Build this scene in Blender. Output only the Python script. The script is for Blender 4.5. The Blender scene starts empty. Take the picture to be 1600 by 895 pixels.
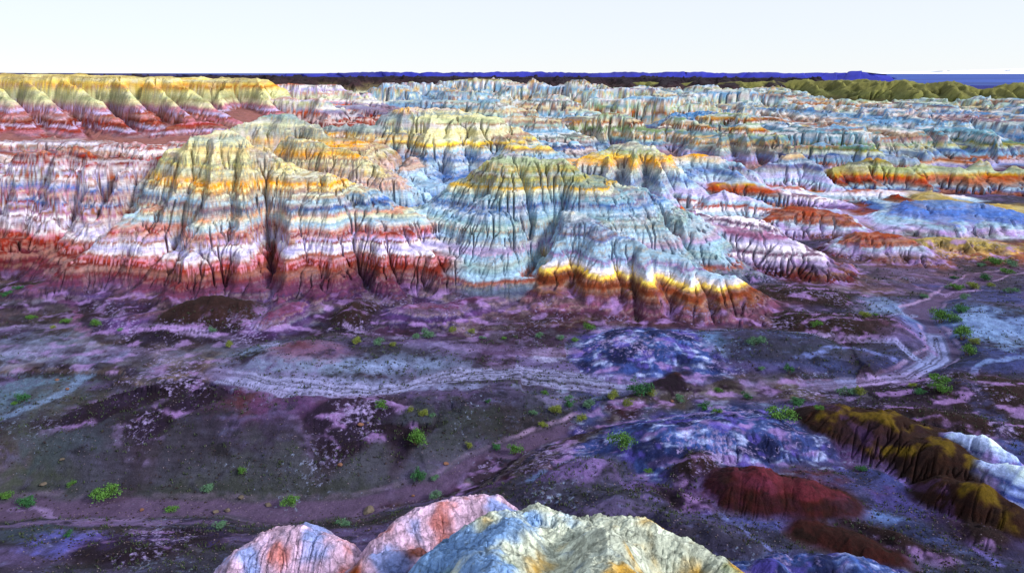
import bpy, math, random, time
import numpy as np
T0 = time.time()
random.seed(7)
rng = np.random.default_rng(7)
SC = bpy.context.scene
COL = SC.collection
RES = 1.0

# ------------------------------------------------------------------ camera
CAMZ = 40.0
PITCH = math.radians(17.36)
FPX = 1067.0
cd = bpy.data.cameras.new('camera')
cd.sensor_width = 36.0
cd.lens = FPX / 1600 * 36.0
cd.clip_start = 0.5
cd.clip_end = 120000
cam = bpy.data.objects.new('camera', cd)
COL.objects.link(cam)
cam.location = (0, 0, CAMZ)
cam.rotation_euler = (math.pi / 2 - PITCH, 0, 0)
SC.camera = cam

# ------------------------------------------------------------------ light
SUN_EL = math.radians(33)
SUN_AZ = math.radians(112)        # clockwise from +Y (the view direction): from the right, a little behind the camera
world = bpy.data.worlds.new('World')
SC.world = world
world.use_nodes = True
wn = world.node_tree
wn.nodes.clear()
sky = wn.nodes.new('ShaderNodeTexSky')
sky.sky_type = 'NISHITA'
sky.sun_disc = False
sky.sun_elevation = SUN_EL
sky.sun_rotation = SUN_AZ
sky.altitude = 600
sky.air_density = 1.0
sky.dust_density = 0.0
sky.ozone_density = 5.0
bg = wn.nodes.new('ShaderNodeBackground')
bg.inputs['Strength'].default_value = 0.105
wo = wn.nodes.new('ShaderNodeOutputWorld')
mixw = wn.nodes.new('ShaderNodeMix'); mixw.data_type = 'RGBA'        # thin high cloud veiling the blue
mixw.inputs['Factor'].default_value = 0.85
mixw.inputs[7].default_value = (5.75, 5.95, 6.25, 1)
wn.links.new(sky.outputs[0], mixw.inputs[6])
wn.links.new(mixw.outputs[2], bg.inputs[0])
wn.links.new(bg.outputs[0], wo.inputs[0])
sd = bpy.data.lights.new('sun', 'SUN')
sd.energy = 3.3
sd.angle = math.radians(12)
sd.color = (1.0, 0.95, 0.88)
sun = bpy.data.objects.new('sun', sd)
COL.objects.link(sun)
from mathutils import Vector
sv = Vector((math.sin(SUN_AZ) * math.cos(SUN_EL), math.cos(SUN_AZ) * math.cos(SUN_EL), math.sin(SUN_EL)))
sun.rotation_euler = (-sv).to_track_quat('-Z', 'Y').to_euler()
sun.location = (100, -50, 150)
vs = SC.view_settings
vs.view_transform = 'Standard'
vs.look = 'None'
vs.exposure = 0.62
vs.gamma = 1.0

# ------------------------------------------------------------------ measuring helpers
cP, sP = math.cos(PITCH), math.sin(PITCH)
def ray(px, py):
    u = (px - 800) / FPX
    v = (447.5 - py) / FPX
    return (u, cP + v * sP, -sP + v * cP)
def at(px, py, Y):
    x, y, z = ray(px, py)
    t = Y / y
    return (x * t, Y, CAMZ + z * t)
def gnd(px, py, z=0.0):
    x, y, zz = ray(px, py)
    t = (z - CAMZ) / zz
    return (x * t, y * t)

# ------------------------------------------------------------------ numpy noise
_p = rng.permutation(256)
_p = np.concatenate([_p, _p, _p])
_g = rng.uniform(0, 2 * math.pi, 256)
_gx, _gy = np.cos(_g).astype(np.float32), np.sin(_g).astype(np.float32)
def perlin(x, y):
    xi = np.floor(x); yi = np.floor(y)
    xf = (x - xi).astype(np.float32); yf = (y - yi).astype(np.float32)
    xi = xi.astype(np.int64) & 255; yi = yi.astype(np.int64) & 255
    u = xf * xf * xf * (xf * (xf * 6 - 15) + 10)
    v = yf * yf * yf * (yf * (yf * 6 - 15) + 10)
    def gr(ix, iy, dx, dy):
        h = _p[_p[ix] + iy]
        return _gx[h] * dx + _gy[h] * dy
    x1 = (xi + 1) & 255; y1 = (yi + 1) & 255
    a = gr(xi, yi, xf, yf); b = gr(x1, yi, xf - 1, yf)
    c = gr(xi, y1, xf, yf - 1); d = gr(x1, y1, xf - 1, yf - 1)
    return ((a + u * (b - a)) + v * ((c + u * (d - c)) - (a + u * (b - a)))) * 1.5
def fbm(x, y, n=4, g=0.5):
    s = 0; a = 1.0; t = 0
    for i in range(n):
        s = s + a * perlin(x * 2 ** i + 13.7 * i, y * 2 ** i + 7.1 * i)
        t += a; a *= g
    return s / t
def ridged(x, y, n=3):
    s = 0; a = 1.0; t = 0
    for i in range(n):
        s = s + a * (1 - 2 * np.abs(perlin(x * 2 ** i + 3.7 * i, y * 2 ** i + 9.1 * i)))
        t += a; a *= 0.5
    return s / t
def sstep(a, b, x):
    t = np.clip((x - a) / (b - a), 0, 1)
    return t * t * (3 - 2 * t)

# ------------------------------------------------------------------ the grid: rings and spokes round the camera's foot
NC = int(940 * RES)
th = np.linspace(-math.radians(40.5), math.radians(40.5), NC)
ext = math.radians(40.5) + np.cumsum(np.geomspace(0.003, 0.07, 20))
th = np.concatenate([-ext[::-1], th, ext])
NC = len(th)
def geo(a, b, k):
    n = max(2, int(math.log(b / a) / k * RES))
    return np.geomspace(a, b, n, endpoint=False)
rr = np.concatenate([geo(8, 20, .012), geo(20, 450, .0031), geo(450, 2600, .0052), [2600.0]])
NR = len(rr)
TH, RR = np.meshgrid(th, rr)
X = (RR * np.sin(TH)).astype(np.float64)
Y = (RR * np.cos(TH)).astype(np.float64)
print('grid', NR, NC, 'tris', 2 * NR * NC)

# ------------------------------------------------------------------ palettes (height in metres -> colour of the rock, sRGB)
def lin(c):
    c = np.asarray(c, float) / 255.0
    return np.where(c <= 0.04045, c / 12.92, ((c + 0.055) / 1.055) ** 2.4)
PAL = {}
def pal(name, stops):
    stops = sorted(stops, key=lambda s: s[0])
    PAL[name] = (np.array([s[0] for s in stops], float), np.array([lin(s[1]) for s in stops]))
CREAM = (222, 214, 176); GOLD = (226, 166, 62); YEL = (236, 206, 112); PALE = (214, 214, 198)
ICE = (172, 194, 214); STEEL = (96, 126, 178); LILAC = (196, 186, 222); PINK = (192, 144, 160)
RED = (156, 70, 50); BRICK = (130, 54, 44); MAROON = (112, 52, 66); PURP = (84, 56, 96); DPURP = (54, 38, 60)
ORNG = (196, 108, 58); SAGE = (168, 176, 132); OLIVE = (140, 130, 70); WHITE = (226, 220, 234)
pal('main', [(29, PALE), (26.5, (206, 204, 176)), (23, CREAM), (21, (220, 212, 160)), (20.0, CREAM), (18.9, (206, 204, 176)), (18.4, YEL), (17.8, GOLD), (17.3, CREAM), (16.9, YEL), (16.5, PALE), (15.8, PALE),
             (15.2, ICE), (14.2, STEEL), (13.4, ICE), (12.9, ORNG), (12.4, PALE), (11.4, ICE), (10.6, PINK), (10.1, RED), (9.7, PINK), (9.3, LILAC), (8.9, BRICK), (8.6, WHITE), (7.9, LILAC),
             (7.3, WHITE), (6.9, RED), (6.5, PINK), (6.1, RED), (5.8, PINK), (5.6, BRICK), (5.2, (146, 74, 62)), (4.3, (126, 70, 76)), (3.2, (116, 76, 104)), (1.6, PURP), (0, DPURP)])
st = [(24.5, PALE), (23.2, (206, 200, 190)), (22.4, RED), (21.6, (190, 130, 110)), (21.2, RED), (20.6, BRICK), (20.1, PINK), (19.5, RED), (19.0, LILAC), (18.5, WHITE), (18.1, BRICK), (17.5, LILAC),
      (17.0, RED), (16.6, WHITE), (16.0, BRICK), (15.5, LILAC), (15.0, STEEL), (14.5, (176, 150, 190)), (14.1, RED), (13.5, PINK), (13.1, BRICK), (12.6, LILAC), (12.1, STEEL), (11.7, RED), (11.3, LILAC), (10.8, BRICK), (10.1, (180, 140, 170)),
      (9.7, WHITE), (9.2, MAROON), (8.7, LILAC), (8.0, WHITE), (7.6, BRICK), (7.1, WHITE), (6.6, PINK), (6.2, RED), (5.2, BRICK), (3.4, MAROON), (2.0, (84, 50, 60)), (0, DPURP)]
pal('left', st)
pal('middle', [(24, ICE), (22, (176, 184, 160)), (20.5, (180, 178, 130)), (19.6, (160, 170, 150)), (18.4, (190, 180, 120)), (17.6, (168, 176, 150)), (16.9, (214, 180, 90)), (16.5, PALE), (15, (150, 176, 190)), (13.6, STEEL), (12.6, ICE), (11, (160, 184, 190)),
               (9, ICE), (7.4, (176, 160, 190)), (7.0, ICE), (5.6, (150, 172, 180)), (4.6, ICE), (3.9, (150, 92, 80)), (3.3, (120, 130, 150)), (1.4, (96, 100, 130)), (0, DPURP)])
pal('spur', [(16, YEL), (14.4, YEL), (13.6, PALE), (12.4, (172, 186, 196)), (10.5, STEEL), (9.4, ICE), (8.0, (150, 178, 206)), (7.2, (150, 130, 170)), (7.0, ICE), (6.1, WHITE), (5.6, YEL), (5.25, (200, 164, 104)), (4.8, (150, 92, 60)), (4.0, (132, 80, 62)), (3.2, (128, 84, 84)), (2.4, (132, 98, 120)), (1.6, (134, 96, 122)), (0.6, (96, 70, 100)), (0, DPURP)])
pal('centre', [(29, PALE), (27, (232, 190, 110)), (25.6, CREAM), (22.5, (200, 204, 176)), (19, CREAM), (17.4, (206, 206, 180)), (16.4, YEL), (15.8, (214, 180, 100)), (15.2, (190, 186, 150)), (14.2, (150, 178, 200)), (12, STEEL), (10.4, ICE), (8, STEEL), (5, ICE), (0, (110, 130, 160))])
pal('yellow', [(30, PALE), (27, (176, 190, 176)), (24, (200, 204, 176)), (21, CREAM), (19.6, (206, 200, 160)), (18.4, YEL), (17.6, GOLD), (17.0, CREAM), (14.5, (206, 196, 160)), (12, (196, 160, 150)), (9, ICE), (4, STEEL), (0, ICE)])
pal('cliff', [(41, (60, 50, 46)), (37.2, (84, 70, 54)), (36.4, (190, 172, 120)), (34.5, (216, 206, 164)), (33.2, (222, 200, 130)), (31.6, (206, 156, 80)), (30.6, (224, 206, 140)), (29, (212, 208, 170)), (27, (190, 192, 160)), (25, (216, 208, 180)), (23.5, PINK), (22.3, LILAC),
              (21.6, RED), (20.3, PINK), (19.8, RED), (18.4, BRICK), (17.6, LILAC), (16.6, RED), (15.5, PINK), (13.5, RED), (10, LILAC), (0, PURP)])
pal('pinkbench', [(24, LILAC), (21.2, WHITE), (20.2, PINK), (19.6, RED), (19.0, WHITE), (18.2, PINK), (17.3, RED), (16.4, WHITE), (15.5, RED), (14.0, PINK), (12, BRICK), (0, PURP)])
pal('redhill', [(34, (226, 160, 70)), (32, ORNG), (31.2, WHITE), (28.5, LILAC), (27.5, PALE), (26.6, LILAC), (25, (200, 200, 170)), (23.6, PALE), (21.5, PINK), (20.6, ORNG), (19.4, RED), (16, RED), (14, BRICK), (8, YEL), (0, YEL)])
pal('white', [(34, (130, 110, 70)), (32.5, (200, 180, 110)), (31, WHITE), (28, ICE), (25.6, (214, 200, 160)), (24, ICE), (22, PALE), (20, ICE), (18.6, (222, 170, 90)), (17.6, PALE), (14, ICE), (12, PALE), (9, STEEL), (7, ICE), (0, (150, 170, 190))])
pal('tan', [(24, ICE), (21.5, PALE), (19.6, SAGE), (18.2, PALE), (16.8, (222, 160, 80)), (16.0, ORNG), (15.2, CREAM), (13.5, SAGE), (12.0, PALE), (10.8, (216, 150, 80)), (10.0, PALE), (8.4, ICE), (7, LILAC), (5, PINK), (3.4, RED), (2, LILAC), (0, PURP)])
pal('knobs', [(20, ICE), (17, PALE), (15.4, SAGE), (14.6, YEL), (13.6, (226, 176, 60)), (13.0, GOLD), (12.4, PALE), (10.8, ICE), (9, STEEL), (8, ICE), (6, LILAC), (4.8, ICE), (3.6, LILAC), (3.0, (180, 80, 50)), (2.4, (200, 140, 60)), (1.5, PURP), (0, DPURP)])
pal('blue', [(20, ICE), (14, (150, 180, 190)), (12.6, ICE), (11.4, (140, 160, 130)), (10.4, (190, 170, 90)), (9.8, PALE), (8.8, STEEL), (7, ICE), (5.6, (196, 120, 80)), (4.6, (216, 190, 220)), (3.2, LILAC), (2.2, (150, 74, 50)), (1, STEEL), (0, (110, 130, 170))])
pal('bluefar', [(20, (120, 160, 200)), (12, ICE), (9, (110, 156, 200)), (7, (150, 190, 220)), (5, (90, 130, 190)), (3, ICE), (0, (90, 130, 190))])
pal('rust', [(12, (170, 160, 100)), (8.2, SAGE), (7.4, (190, 160, 60)), (6.6, (176, 92, 40)), (5.6, (160, 76, 40)), (4.6, (110, 60, 50)), (4.0, ICE), (3.4, STEEL), (2.8, (140, 62, 36)), (1.8, (120, 60, 50)), (1.2, LILAC), (0, (130, 100, 150))])
pal('lilachill', [(9, ICE), (7, (160, 120, 150)), (6.4, LILAC), (5.4, WHITE), (4.7, (120, 76, 110)), (4.3, WHITE), (3.6, (190, 176, 214)), (2.9, (120, 90, 140)), (2.4, (124, 64, 60)), (1.0, (104, 52, 60)), (0.4, PURP), (0, DPURP)])
pal('cone', [(10, ICE), (6.0, LILAC), (4.9, ICE), (4.3, (170, 90, 70)), (3.8, WHITE), (2.4, ICE), (1.6, PINK), (0.9, BRICK), (0, PURP)])
pal('browndome', [(9, (172, 88, 62)), (4.0, (150, 86, 66)), (3.5, (190, 200, 220)), (2.6, (176, 164, 206)), (1.9, (116, 60, 58)), (0.5, MAROON), (0, PURP)])
pal('paledome', [(8, STEEL), (4.6, (110, 140, 200)), (3.8, ICE), (2.6, LILAC), (1.8, (170, 180, 200)), (0.9, (150, 140, 150)), (0.3, OLIVE), (0, PURP)])
pal('goldledge', [(6, (190, 176, 120)), (2.6, (180, 164, 116)), (1.9, (196, 156, 76)), (1.4, (150, 84, 60)), (0.7, (126, 60, 60)), (0, PURP)])
pal('khaki', [(40, (134, 132, 92)), (26, (138, 136, 94)), (18, (120, 122, 84)), (10, (96, 92, 56)), (0, (70, 76, 64))])
pal('plateau', [(45, (50, 42, 56)), (30, (60, 48, 62)), (20, (78, 60, 66)), (14, (120, 110, 90)), (8, PALE), (0, ICE)])
pal('blueplain', [(45, (40, 50, 170)), (0, (46, 66, 170))])
pal('cream_rock', [(40, ICE), (29, (190, 204, 212)), (24, (206, 210, 202)), (0, PALE)])
pal('pink_rock', [(40, (220, 198, 208)), (0, (208, 186, 210))])
pal('red_mound', [(8, (120, 70, 90)), (2.2, (112, 60, 74)), (1.7, (78, 34, 34)), (0, (68, 30, 34)), (-2, (58, 30, 42))])
pal('blue_mound', [(8, (120, 160, 220)), (0, (80, 96, 150))])
pal('white_mound', [(5, (214, 224, 250)), (3.3, (190, 204, 244)), (2.9, (96, 112, 170)), (2.5, (170, 184, 230)), (2.0, (80, 96, 160)), (1.5, (200, 206, 236)), (.8, (90, 96, 160)), (0, (130, 130, 200)), (-2, (70, 60, 110))])
pal('talus', [(6, (140, 88, 100)), (3, (124, 84, 116)), (1.2, (104, 80, 130)), (0, (84, 66, 104))])
pal('dark_mound', [(8, (84, 62, 54)), (2, (72, 54, 56)), (0, (62, 50, 74))])
pal('ochre_mound', [(10, (84, 62, 28)), (1.7, (68, 44, 28)), (.4, (56, 38, 34)), (-1, (54, 42, 64))])
pal('floor', [(3, (72, 60, 80)), (0, (72, 60, 84)), (-3, (66, 58, 72)), (-8, (64, 56, 70))])
PN = list(PAL)
PI = {n: i for i, n in enumerate(PN)}

# ------------------------------------------------------------------ landform primitives
shape = X.shape
XF, YF = X.ravel(), Y.ravel()
N = XF.size
W = np.zeros((len(PN), N), np.float32)
OWN = np.zeros(N, np.int32)
PROFS = {
    'butte': ([0, .07, .18, .38, .6, .8, 1, 1.4], [1, .98, .88, .64, .40, .20, .04, -.22]),
    'dome': ([0, .12, .3, .5, .7, .85, 1, 1.4], [1, .975, .86, .66, .42, .21, 0, -.5]),
    'mesa': ([0, .12, .2, .34, .55, .78, 1, 1.4], [1, .99, .93, .66, .38, .16, .02, -.25]),
    'flare': ([0, .06, .16, .34, .52, .72, .88, 1, 1.4], [1, .975, .85, .58, .35, .155, .06, .01, -.1]),
    'fan': ([0, .1, .3, .5, .7, .85, 1, 1.4], [1, .93, .68, .44, .24, .12, .02, -.2]),
}
UU = np.linspace(0, 1.4, 600)
for k_, (a_, b_) in list(PROFS.items()):
    v_ = np.interp(UU, a_, b_)
    ker = np.hanning(61); ker /= ker.sum()
    v2 = np.convolve(np.pad(v_, 30, mode='reflect', reflect_type='odd'), ker, 'valid')
    v2[:] = v2 + (1 - v2[0]) * np.exp(-UU / .08)
    PROFS[k_] = v2
# valley floor and the dry wash that cuts into it
WASH = [(-200, 812, -7), (0, 800, -7), (200, 792, -6.6), (400, 800, -6.3), (560, 793, -5.8), (680, 762, -5), (760, 722, -4.2), (840, 690, -3.4), (930, 655, -2.4), (1060, 635, -1.7),
        (1230, 612, -1.2), (1370, 600, -1.0), (1430, 585, -.9), (1475, 548, -.8), (1455, 512, -.7), (1432, 488, -.6), (1480, 462, -.5), (1530, 435, -.4), (1600, 420, -.3), (1700, 410, -.2)]
WP = [(*gnd(a, b, c), c) for a, b, c in WASH]
def seg_eval(pts, xs, ys):
    """distance to a polyline of (x, y, value...) and the interpolated values there"""
    best = np.full(xs.shape, 1e9); vals = None
    n = len(pts[0]) - 2
    vals = [np.zeros(xs.shape) for _ in range(n + 1)]
    L = 0
    for a, b in zip(pts[:-1], pts[1:]):
        dx, dy = b[0] - a[0], b[1] - a[1]
        l2 = dx * dx + dy * dy + 1e-9
        t = np.clip(((xs - a[0]) * dx + (ys - a[1]) * dy) / l2, 0, 1)
        d = np.hypot(xs - a[0] - t * dx, ys - a[1] - t * dy)
        m = d < best
        best = np.where(m, d, best)
        for i in range(n):
            vals[i] = np.where(m, a[2 + i] + t * (b[2 + i] - a[2 + i]), vals[i])
        vals[n] = np.where(m, L + t * math.sqrt(l2), vals[n])
        L += math.sqrt(l2)
    return best, vals
near = YF < 320
dW = np.full(N, 1e3); zW = np.zeros(N)
_d, _v = seg_eval(WP, XF[near], YF[near])
_d = _d + 1.6 * fbm(XF[near] * .12, YF[near] * .12, 3)
dW[near] = _d; zW[near] = _v[0]
H = 0.5 * fbm(XF * .03, YF * .03, 4) + 0.25 * fbm(XF * .15 + 9, YF * .15, 4)
bank = sstep(1.4, 3.4, dW) * 0.08 + (1 - 0.08) * (1 - np.exp(-np.maximum(dW - 2.0, 0) / 9.5)) ** 1.3
low = zW + (-zW) * bank
H = np.where(near, low + H * sstep(0.5, 10, dW), H)
# rising bench at the far left, and hollow ground far off
H += 14.5 * sstep(-40, -90, XF + 0.28 * (YF - 200)) * sstep(165, 215, YF) * (1 - sstep(500, 800, YF))
H += 8.0 * sstep(60, -60, XF) * sstep(210, 330, YF)
H += 3.0 * sstep(450, 700, YF)
W[PI['floor']] = 1
HILLS = {}
def smax_in(idx, z, k, p, own):
    a = H[idx]
    h = np.clip(0.5 + 0.5 * (z - a) / k, 0, 1)
    H[idx] = a + (z - a) * h + k * h * (1 - h)
    W[:, idx] *= (1 - h).astype(np.float32)
    W[PI[p], idx] += h.astype(np.float32)
    OWN[idx[h > 0.5]] = own
WARPX = fbm(XF * .045 + 50, YF * .045, 3)
WARPY = fbm(XF * .045, YF * .045 + 80, 3)
def hill(own, p, pts, w, prof='butte', base=None, k=None, jag=1.0, warp=1.0):
    """crest points given as (photo x, photo y, distance) measured off the photograph, turned into metres here"""
    P3 = [at(*q) for q in pts]
    if not hasattr(w, '__len__'): w = [w] * len(P3)
    wm = max(w)
    xs = [q[0] for q in P3]; ys = [q[1] for q in P3]
    D = (sum(ys) / len(ys))
    if base is None: base = 0.0
    m = (XF > min(xs) - 1.4 * wm - 6) & (XF < max(xs) + 1.4 * wm + 6) & (YF > min(ys) - 1.4 * wm - 6) & (YF < max(ys) + 1.4 * wm + 6)
    idx = np.nonzero(m)[0]
    if len(idx) == 0: return
    x = XF[idx] + WARPX[idx] * wm * .32 * warp
    y = YF[idx] + WARPY[idx] * wm * .32 * warp
    z = np.full(idx.shape, -1e3)
    pr = PROFS[prof]
    if len(P3) == 1:
        P3 = [P3[0], (P3[0][0] + .5, P3[0][1], P3[0][2])]; w = [w[0], w[0]]
    for i in range(len(P3) - 1):
        a, b = P3[i], P3[i + 1]
        dx, dy = b[0] - a[0], b[1] - a[1]
        t = np.clip(((x - a[0]) * dx + (y - a[1]) * dy) / (dx * dx + dy * dy + 1e-9), 0, 1)
        d = np.hypot(x - a[0] - t * dx, y - a[1] - t * dy)
        u = d / (w[i] + t * (w[i + 1] - w[i]))
        zc = a[2] + t * (b[2] - a[2])
        hgt = np.maximum(zc - base, .2)
        z = np.maximum(z, base + hgt * np.interp(u, UU, pr, right=-1.0))
    hm = max(q[2] for q in P3) - base
    sc_ = max(2.5, wm * .28)
    z = z + jag * hm * (.10 if D < 300 else .065) * fbm(XF[idx] / sc_ + own * 3.1, YF[idx] / sc_, 4)
    smax_in(idx, z, k or max(.5, hm * .07), p, own)
def H_(name, label): HILLS[len(HILLS) + 1] = (name, label); return len(HILLS)

# far things first -----------------------------------------------------------
o = H_('plateau', 'dark brown plateau edge running along the skyline below the blue ridge')
for (a, b) in [((-500, 119), (60, 119)), ((60, 119), (420, 119)), ((420, 121), (700, 120)), ((700, 120), (1000, 121)), ((1000, 121), (1230, 122))]:
    hill(o, 'plateau', [(a[0], a[1], 1500), (b[0], b[1], 1450)], 260, 'mesa', 4, jag=.5)
for i in range(16):
    xx = 380 + i * 55 + random.uniform(-15, 15)
    hill(o, 'plateau', [(xx, 121, 1400), (xx + random.uniform(-14, 14), 130 + random.uniform(-2, 3), 1120 + random.uniform(-80, 80))], 60, 'fan', 5)
o = H_('khaki_hills', 'row of khaki green cone shaped hills below the blue plain')
for (xx, yy, Yd, w) in [(1010, 125, 1250, 60), (1085, 126, 1250, 60), (1150, 125, 1200, 60), (1200, 124, 1200, 60), (1255, 122, 1180, 60), (1300, 122, 1150, 65), (1350, 121, 1100, 65), (1365, 124, 1050, 60), (1405, 123, 960, 58), (1430, 127, 930, 45),
                        (1475, 124, 880, 56), (1500, 131, 860, 40), (1540, 137, 860, 45), (1560, 134, 850, 40), (1590, 128, 860, 55), (1640, 128, 900, 60), (1700, 130, 900, 60)]:
    hill(o, 'khaki', [(xx - 16, yy + 3.5, Yd), (xx, yy + 2.2, Yd), (xx + 18, yy + 3.5, Yd)], w * 1.2, 'fan', 3, k=2.5, jag=.4, warp=.5)
    hill(o, 'khaki', [(xx + 5, yy + 2, Yd), (xx + 30, yy + 22, Yd * .86)], w * .5, 'fan', 3, k=2.5, jag=.4, warp=.5)
# procedural rows of far hills
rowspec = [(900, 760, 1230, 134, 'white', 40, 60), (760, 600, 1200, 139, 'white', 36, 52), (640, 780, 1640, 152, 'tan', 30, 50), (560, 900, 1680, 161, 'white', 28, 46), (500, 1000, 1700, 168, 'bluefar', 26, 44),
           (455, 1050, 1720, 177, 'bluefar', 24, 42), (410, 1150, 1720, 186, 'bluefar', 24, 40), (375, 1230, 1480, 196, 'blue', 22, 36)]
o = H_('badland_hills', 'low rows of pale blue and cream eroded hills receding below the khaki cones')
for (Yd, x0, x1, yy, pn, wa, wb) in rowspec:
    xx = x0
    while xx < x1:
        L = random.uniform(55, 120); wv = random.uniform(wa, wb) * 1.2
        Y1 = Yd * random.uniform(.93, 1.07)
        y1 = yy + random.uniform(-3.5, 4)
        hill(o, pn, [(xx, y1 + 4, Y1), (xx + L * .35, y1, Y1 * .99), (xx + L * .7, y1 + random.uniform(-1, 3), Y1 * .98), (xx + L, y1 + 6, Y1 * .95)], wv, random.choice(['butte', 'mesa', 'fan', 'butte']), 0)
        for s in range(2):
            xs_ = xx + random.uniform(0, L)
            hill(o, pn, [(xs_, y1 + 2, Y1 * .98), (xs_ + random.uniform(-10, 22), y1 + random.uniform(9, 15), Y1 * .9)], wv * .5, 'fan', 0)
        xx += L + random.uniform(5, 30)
# far left cliffs --------------------------------------------------------------
o = H_('cliff', 'banded cream and red cliff under the dark plateau rim at the far left')
hill(o, 'cliff', [(-260, 115, 360), (-60, 115, 345), (40, 116, 340), (120, 117, 340), (200, 119, 342), (250, 121, 350), (300, 126, 400)], [34, 34, 33, 32, 31, 30, 30], 'mesa', 15, jag=.5)
hill(o, 'cliff', [(-240, 115, 440), (0, 115, 430), (200, 119, 430), (300, 122, 470)], 80, 'mesa', 15)
for pts, w in [([(-120, 118, 325), (-40, 165, 290), (0, 206, 264)], 15), ([(-20, 118, 330), (12, 145, 303), (65, 212, 258)], 15), ([(35, 118, 332), (82, 150, 303), (130, 214, 256)], 14), ([(95, 119, 334), (155, 155, 300), (225, 219, 254)], 15),
               ([(180, 120, 334), (214, 150, 305), (240, 185, 282), (262, 214, 260)], 14), ([(225, 121, 338), (262, 150, 312), (300, 190, 278)], 12), ([(255, 123, 345), (298, 143, 322), (345, 175, 292), (385, 202, 270)], 16)]:
    hill(o, 'cliff', pts, [w * .8] + [w] * (len(pts) - 2) + [w * .8], 'butte', 14, jag=.6, warp=.4, k=1.0)
hill(o, 'cliff', [(270, 195, 262), (310, 190, 268), (345, 198, 262)], 14, 'dome', 13)
o = H_('capped_butte', 'cream and orange butte with a dark cap rock beside the far cliff')
hill(o, 'cliff', [(325, 125, 370), (360, 123, 372), (395, 124, 370), (420, 138, 362), (445, 160, 350)], [36, 40, 40, 34, 24], 'mesa', 14)
hill(o, 'cliff', [(360, 126, 360), (345, 150, 335), (340, 178, 312)], 14, 'fan', 14)
hill(o, 'cliff', [(400, 128, 360), (420, 155, 335), (430, 178, 315)], 14, 'fan', 14)
o = H_('striped_hill', 'white and lilac hill with an orange top and deep red foot')
hill(o, 'redhill', [(425, 134, 440), (460, 132, 440), (515, 133, 440), (545, 146, 430), (590, 160, 410), (620, 175, 390)], [50, 55, 55, 50, 44, 34], 'mesa', 8)
hill(o, 'redhill', [(440, 152, 350), (480, 158, 348), (505, 156, 345), (525, 175, 335), (545, 190, 325)], [34, 36, 36, 28, 20], 'mesa', 10)
hill(o, 'redhill', [(540, 165, 380), (600, 172, 372), (630, 180, 362)], 32, 'mesa', 10)
o = H_('white_ridge', 'long pale fluted ridge behind the cream summit in the middle')
hill(o, 'white', [(575, 140, 560), (603, 129, 560), (625, 134, 555)], 46, 'fan', 8)
hill(o, 'white', [(620, 132, 600), (650, 129, 600), (672, 130, 598), (700, 145, 585)], 50, 'butte', 8)
hill(o, 'white', [(700, 125, 700), (750, 122, 700), (790, 124, 700), (810, 138, 680)], 66, 'butte', 8)
hill(o, 'white', [(600, 160, 440), (650, 157, 440), (700, 157, 440), (750, 158, 435), (790, 165, 425)], 46, 'mesa', 6)
hill(o, 'white', [(700, 140, 560), (760, 145, 560), (800, 155, 550)], 45, 'butte', 6)
o = H_('tan_hill', 'buff hill with tan crest near the skyline right of the pale ridge')
hill(o, 'white', [(805, 130, 640), (830, 124, 640), (855, 135, 630)], 58, 'butte', 6)
hill(o, 'white', [(880, 132, 620), (900, 122, 620), (925, 133, 610)], 50, 'butte', 6)
hill(o, 'white', [(820, 158, 470), (865, 147, 470), (895, 160, 462), (930, 175, 450)], 44, 'butte', 4)
hill(o, 'white', [(930, 142, 560), (970, 136, 560), (1010, 138, 560), (1060, 150, 550)], 50, 'mesa', 4)
hill(o, 'tan', [(930, 155, 480), (985, 150, 480), (1050, 152, 480), (1100, 165, 470)], 44, 'mesa', 2)
hill(o, 'tan', [(1080, 146, 560), (1150, 140, 560), (1200, 150, 550)], 46, 'mesa', 2)
hill(o, 'white', [(740, 190, 330), (790, 178, 340), (840, 185, 335)], 38, 'butte', 4)
o = H_('fluted_hill', 'fluted buff hill with orange belt in the middle distance')
hill(o, 'tan', [(845, 205, 352), (870, 187, 362), (915, 180, 365), (955, 178, 366), (990, 190, 360), (1030, 208, 350)], [24, 30, 32, 32, 28, 22], 'mesa', 2)
for (a, b, c, d) in [(870, 190, 860, 232), (900, 186, 905, 236), (940, 184, 950, 236), (985, 192, 1005, 236)]:
    hill(o, 'tan', [(a, b, 352), (c, d, 322)], 9, 'fan', 2)
hill(o, 'tan', [(1030, 200, 345), (1060, 184, 350), (1085, 190, 345), (1100, 210, 335)], 28, 'butte', 2)
hill(o, 'tan', [(1090, 200, 400), (1105, 183, 402), (1150, 179, 405), (1200, 184, 400), (1230, 195, 390)], 44, 'mesa', 2)
hill(o, 'tan', [(1110, 212, 318), (1140, 199, 322), (1180, 195, 322), (1200, 205, 316), (1225, 228, 304)], [24, 29, 30, 26, 18], 'butte', 1)
for (a, b, c, d) in [(1130, 205, 1125, 248), (1165, 202, 1170, 252), (1195, 210, 1215, 252)]:
    hill(o, 'tan', [(a, b, 310), (c, d, 284)], 8, 'fan', 1)
o = H_('blue_hill', 'pale blue fluted ridge with gold belt in the right middle distance')
hill(o, 'blue', [(1200, 212, 316), (1250, 205, 318), (1300, 199, 320), (1340, 203, 318), (1390, 216, 312), (1430, 240, 300)], [26, 29, 30, 28, 24, 15], 'mesa', 0)
hill(o, 'blue', [(1230, 232, 292), (1300, 226, 294), (1350, 230, 292), (1420, 250, 282)], 17, 'mesa', 0)
hill(o, 'blue', [(1460, 210, 400), (1480, 203, 405), (1560, 205, 405), (1640, 204, 405)], 42, 'mesa', 0)
hill(o, 'rust', [(1400, 235, 330), (1440, 227, 335), (1510, 230, 335), (1530, 240, 330)], 26, 'mesa', 0)
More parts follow.
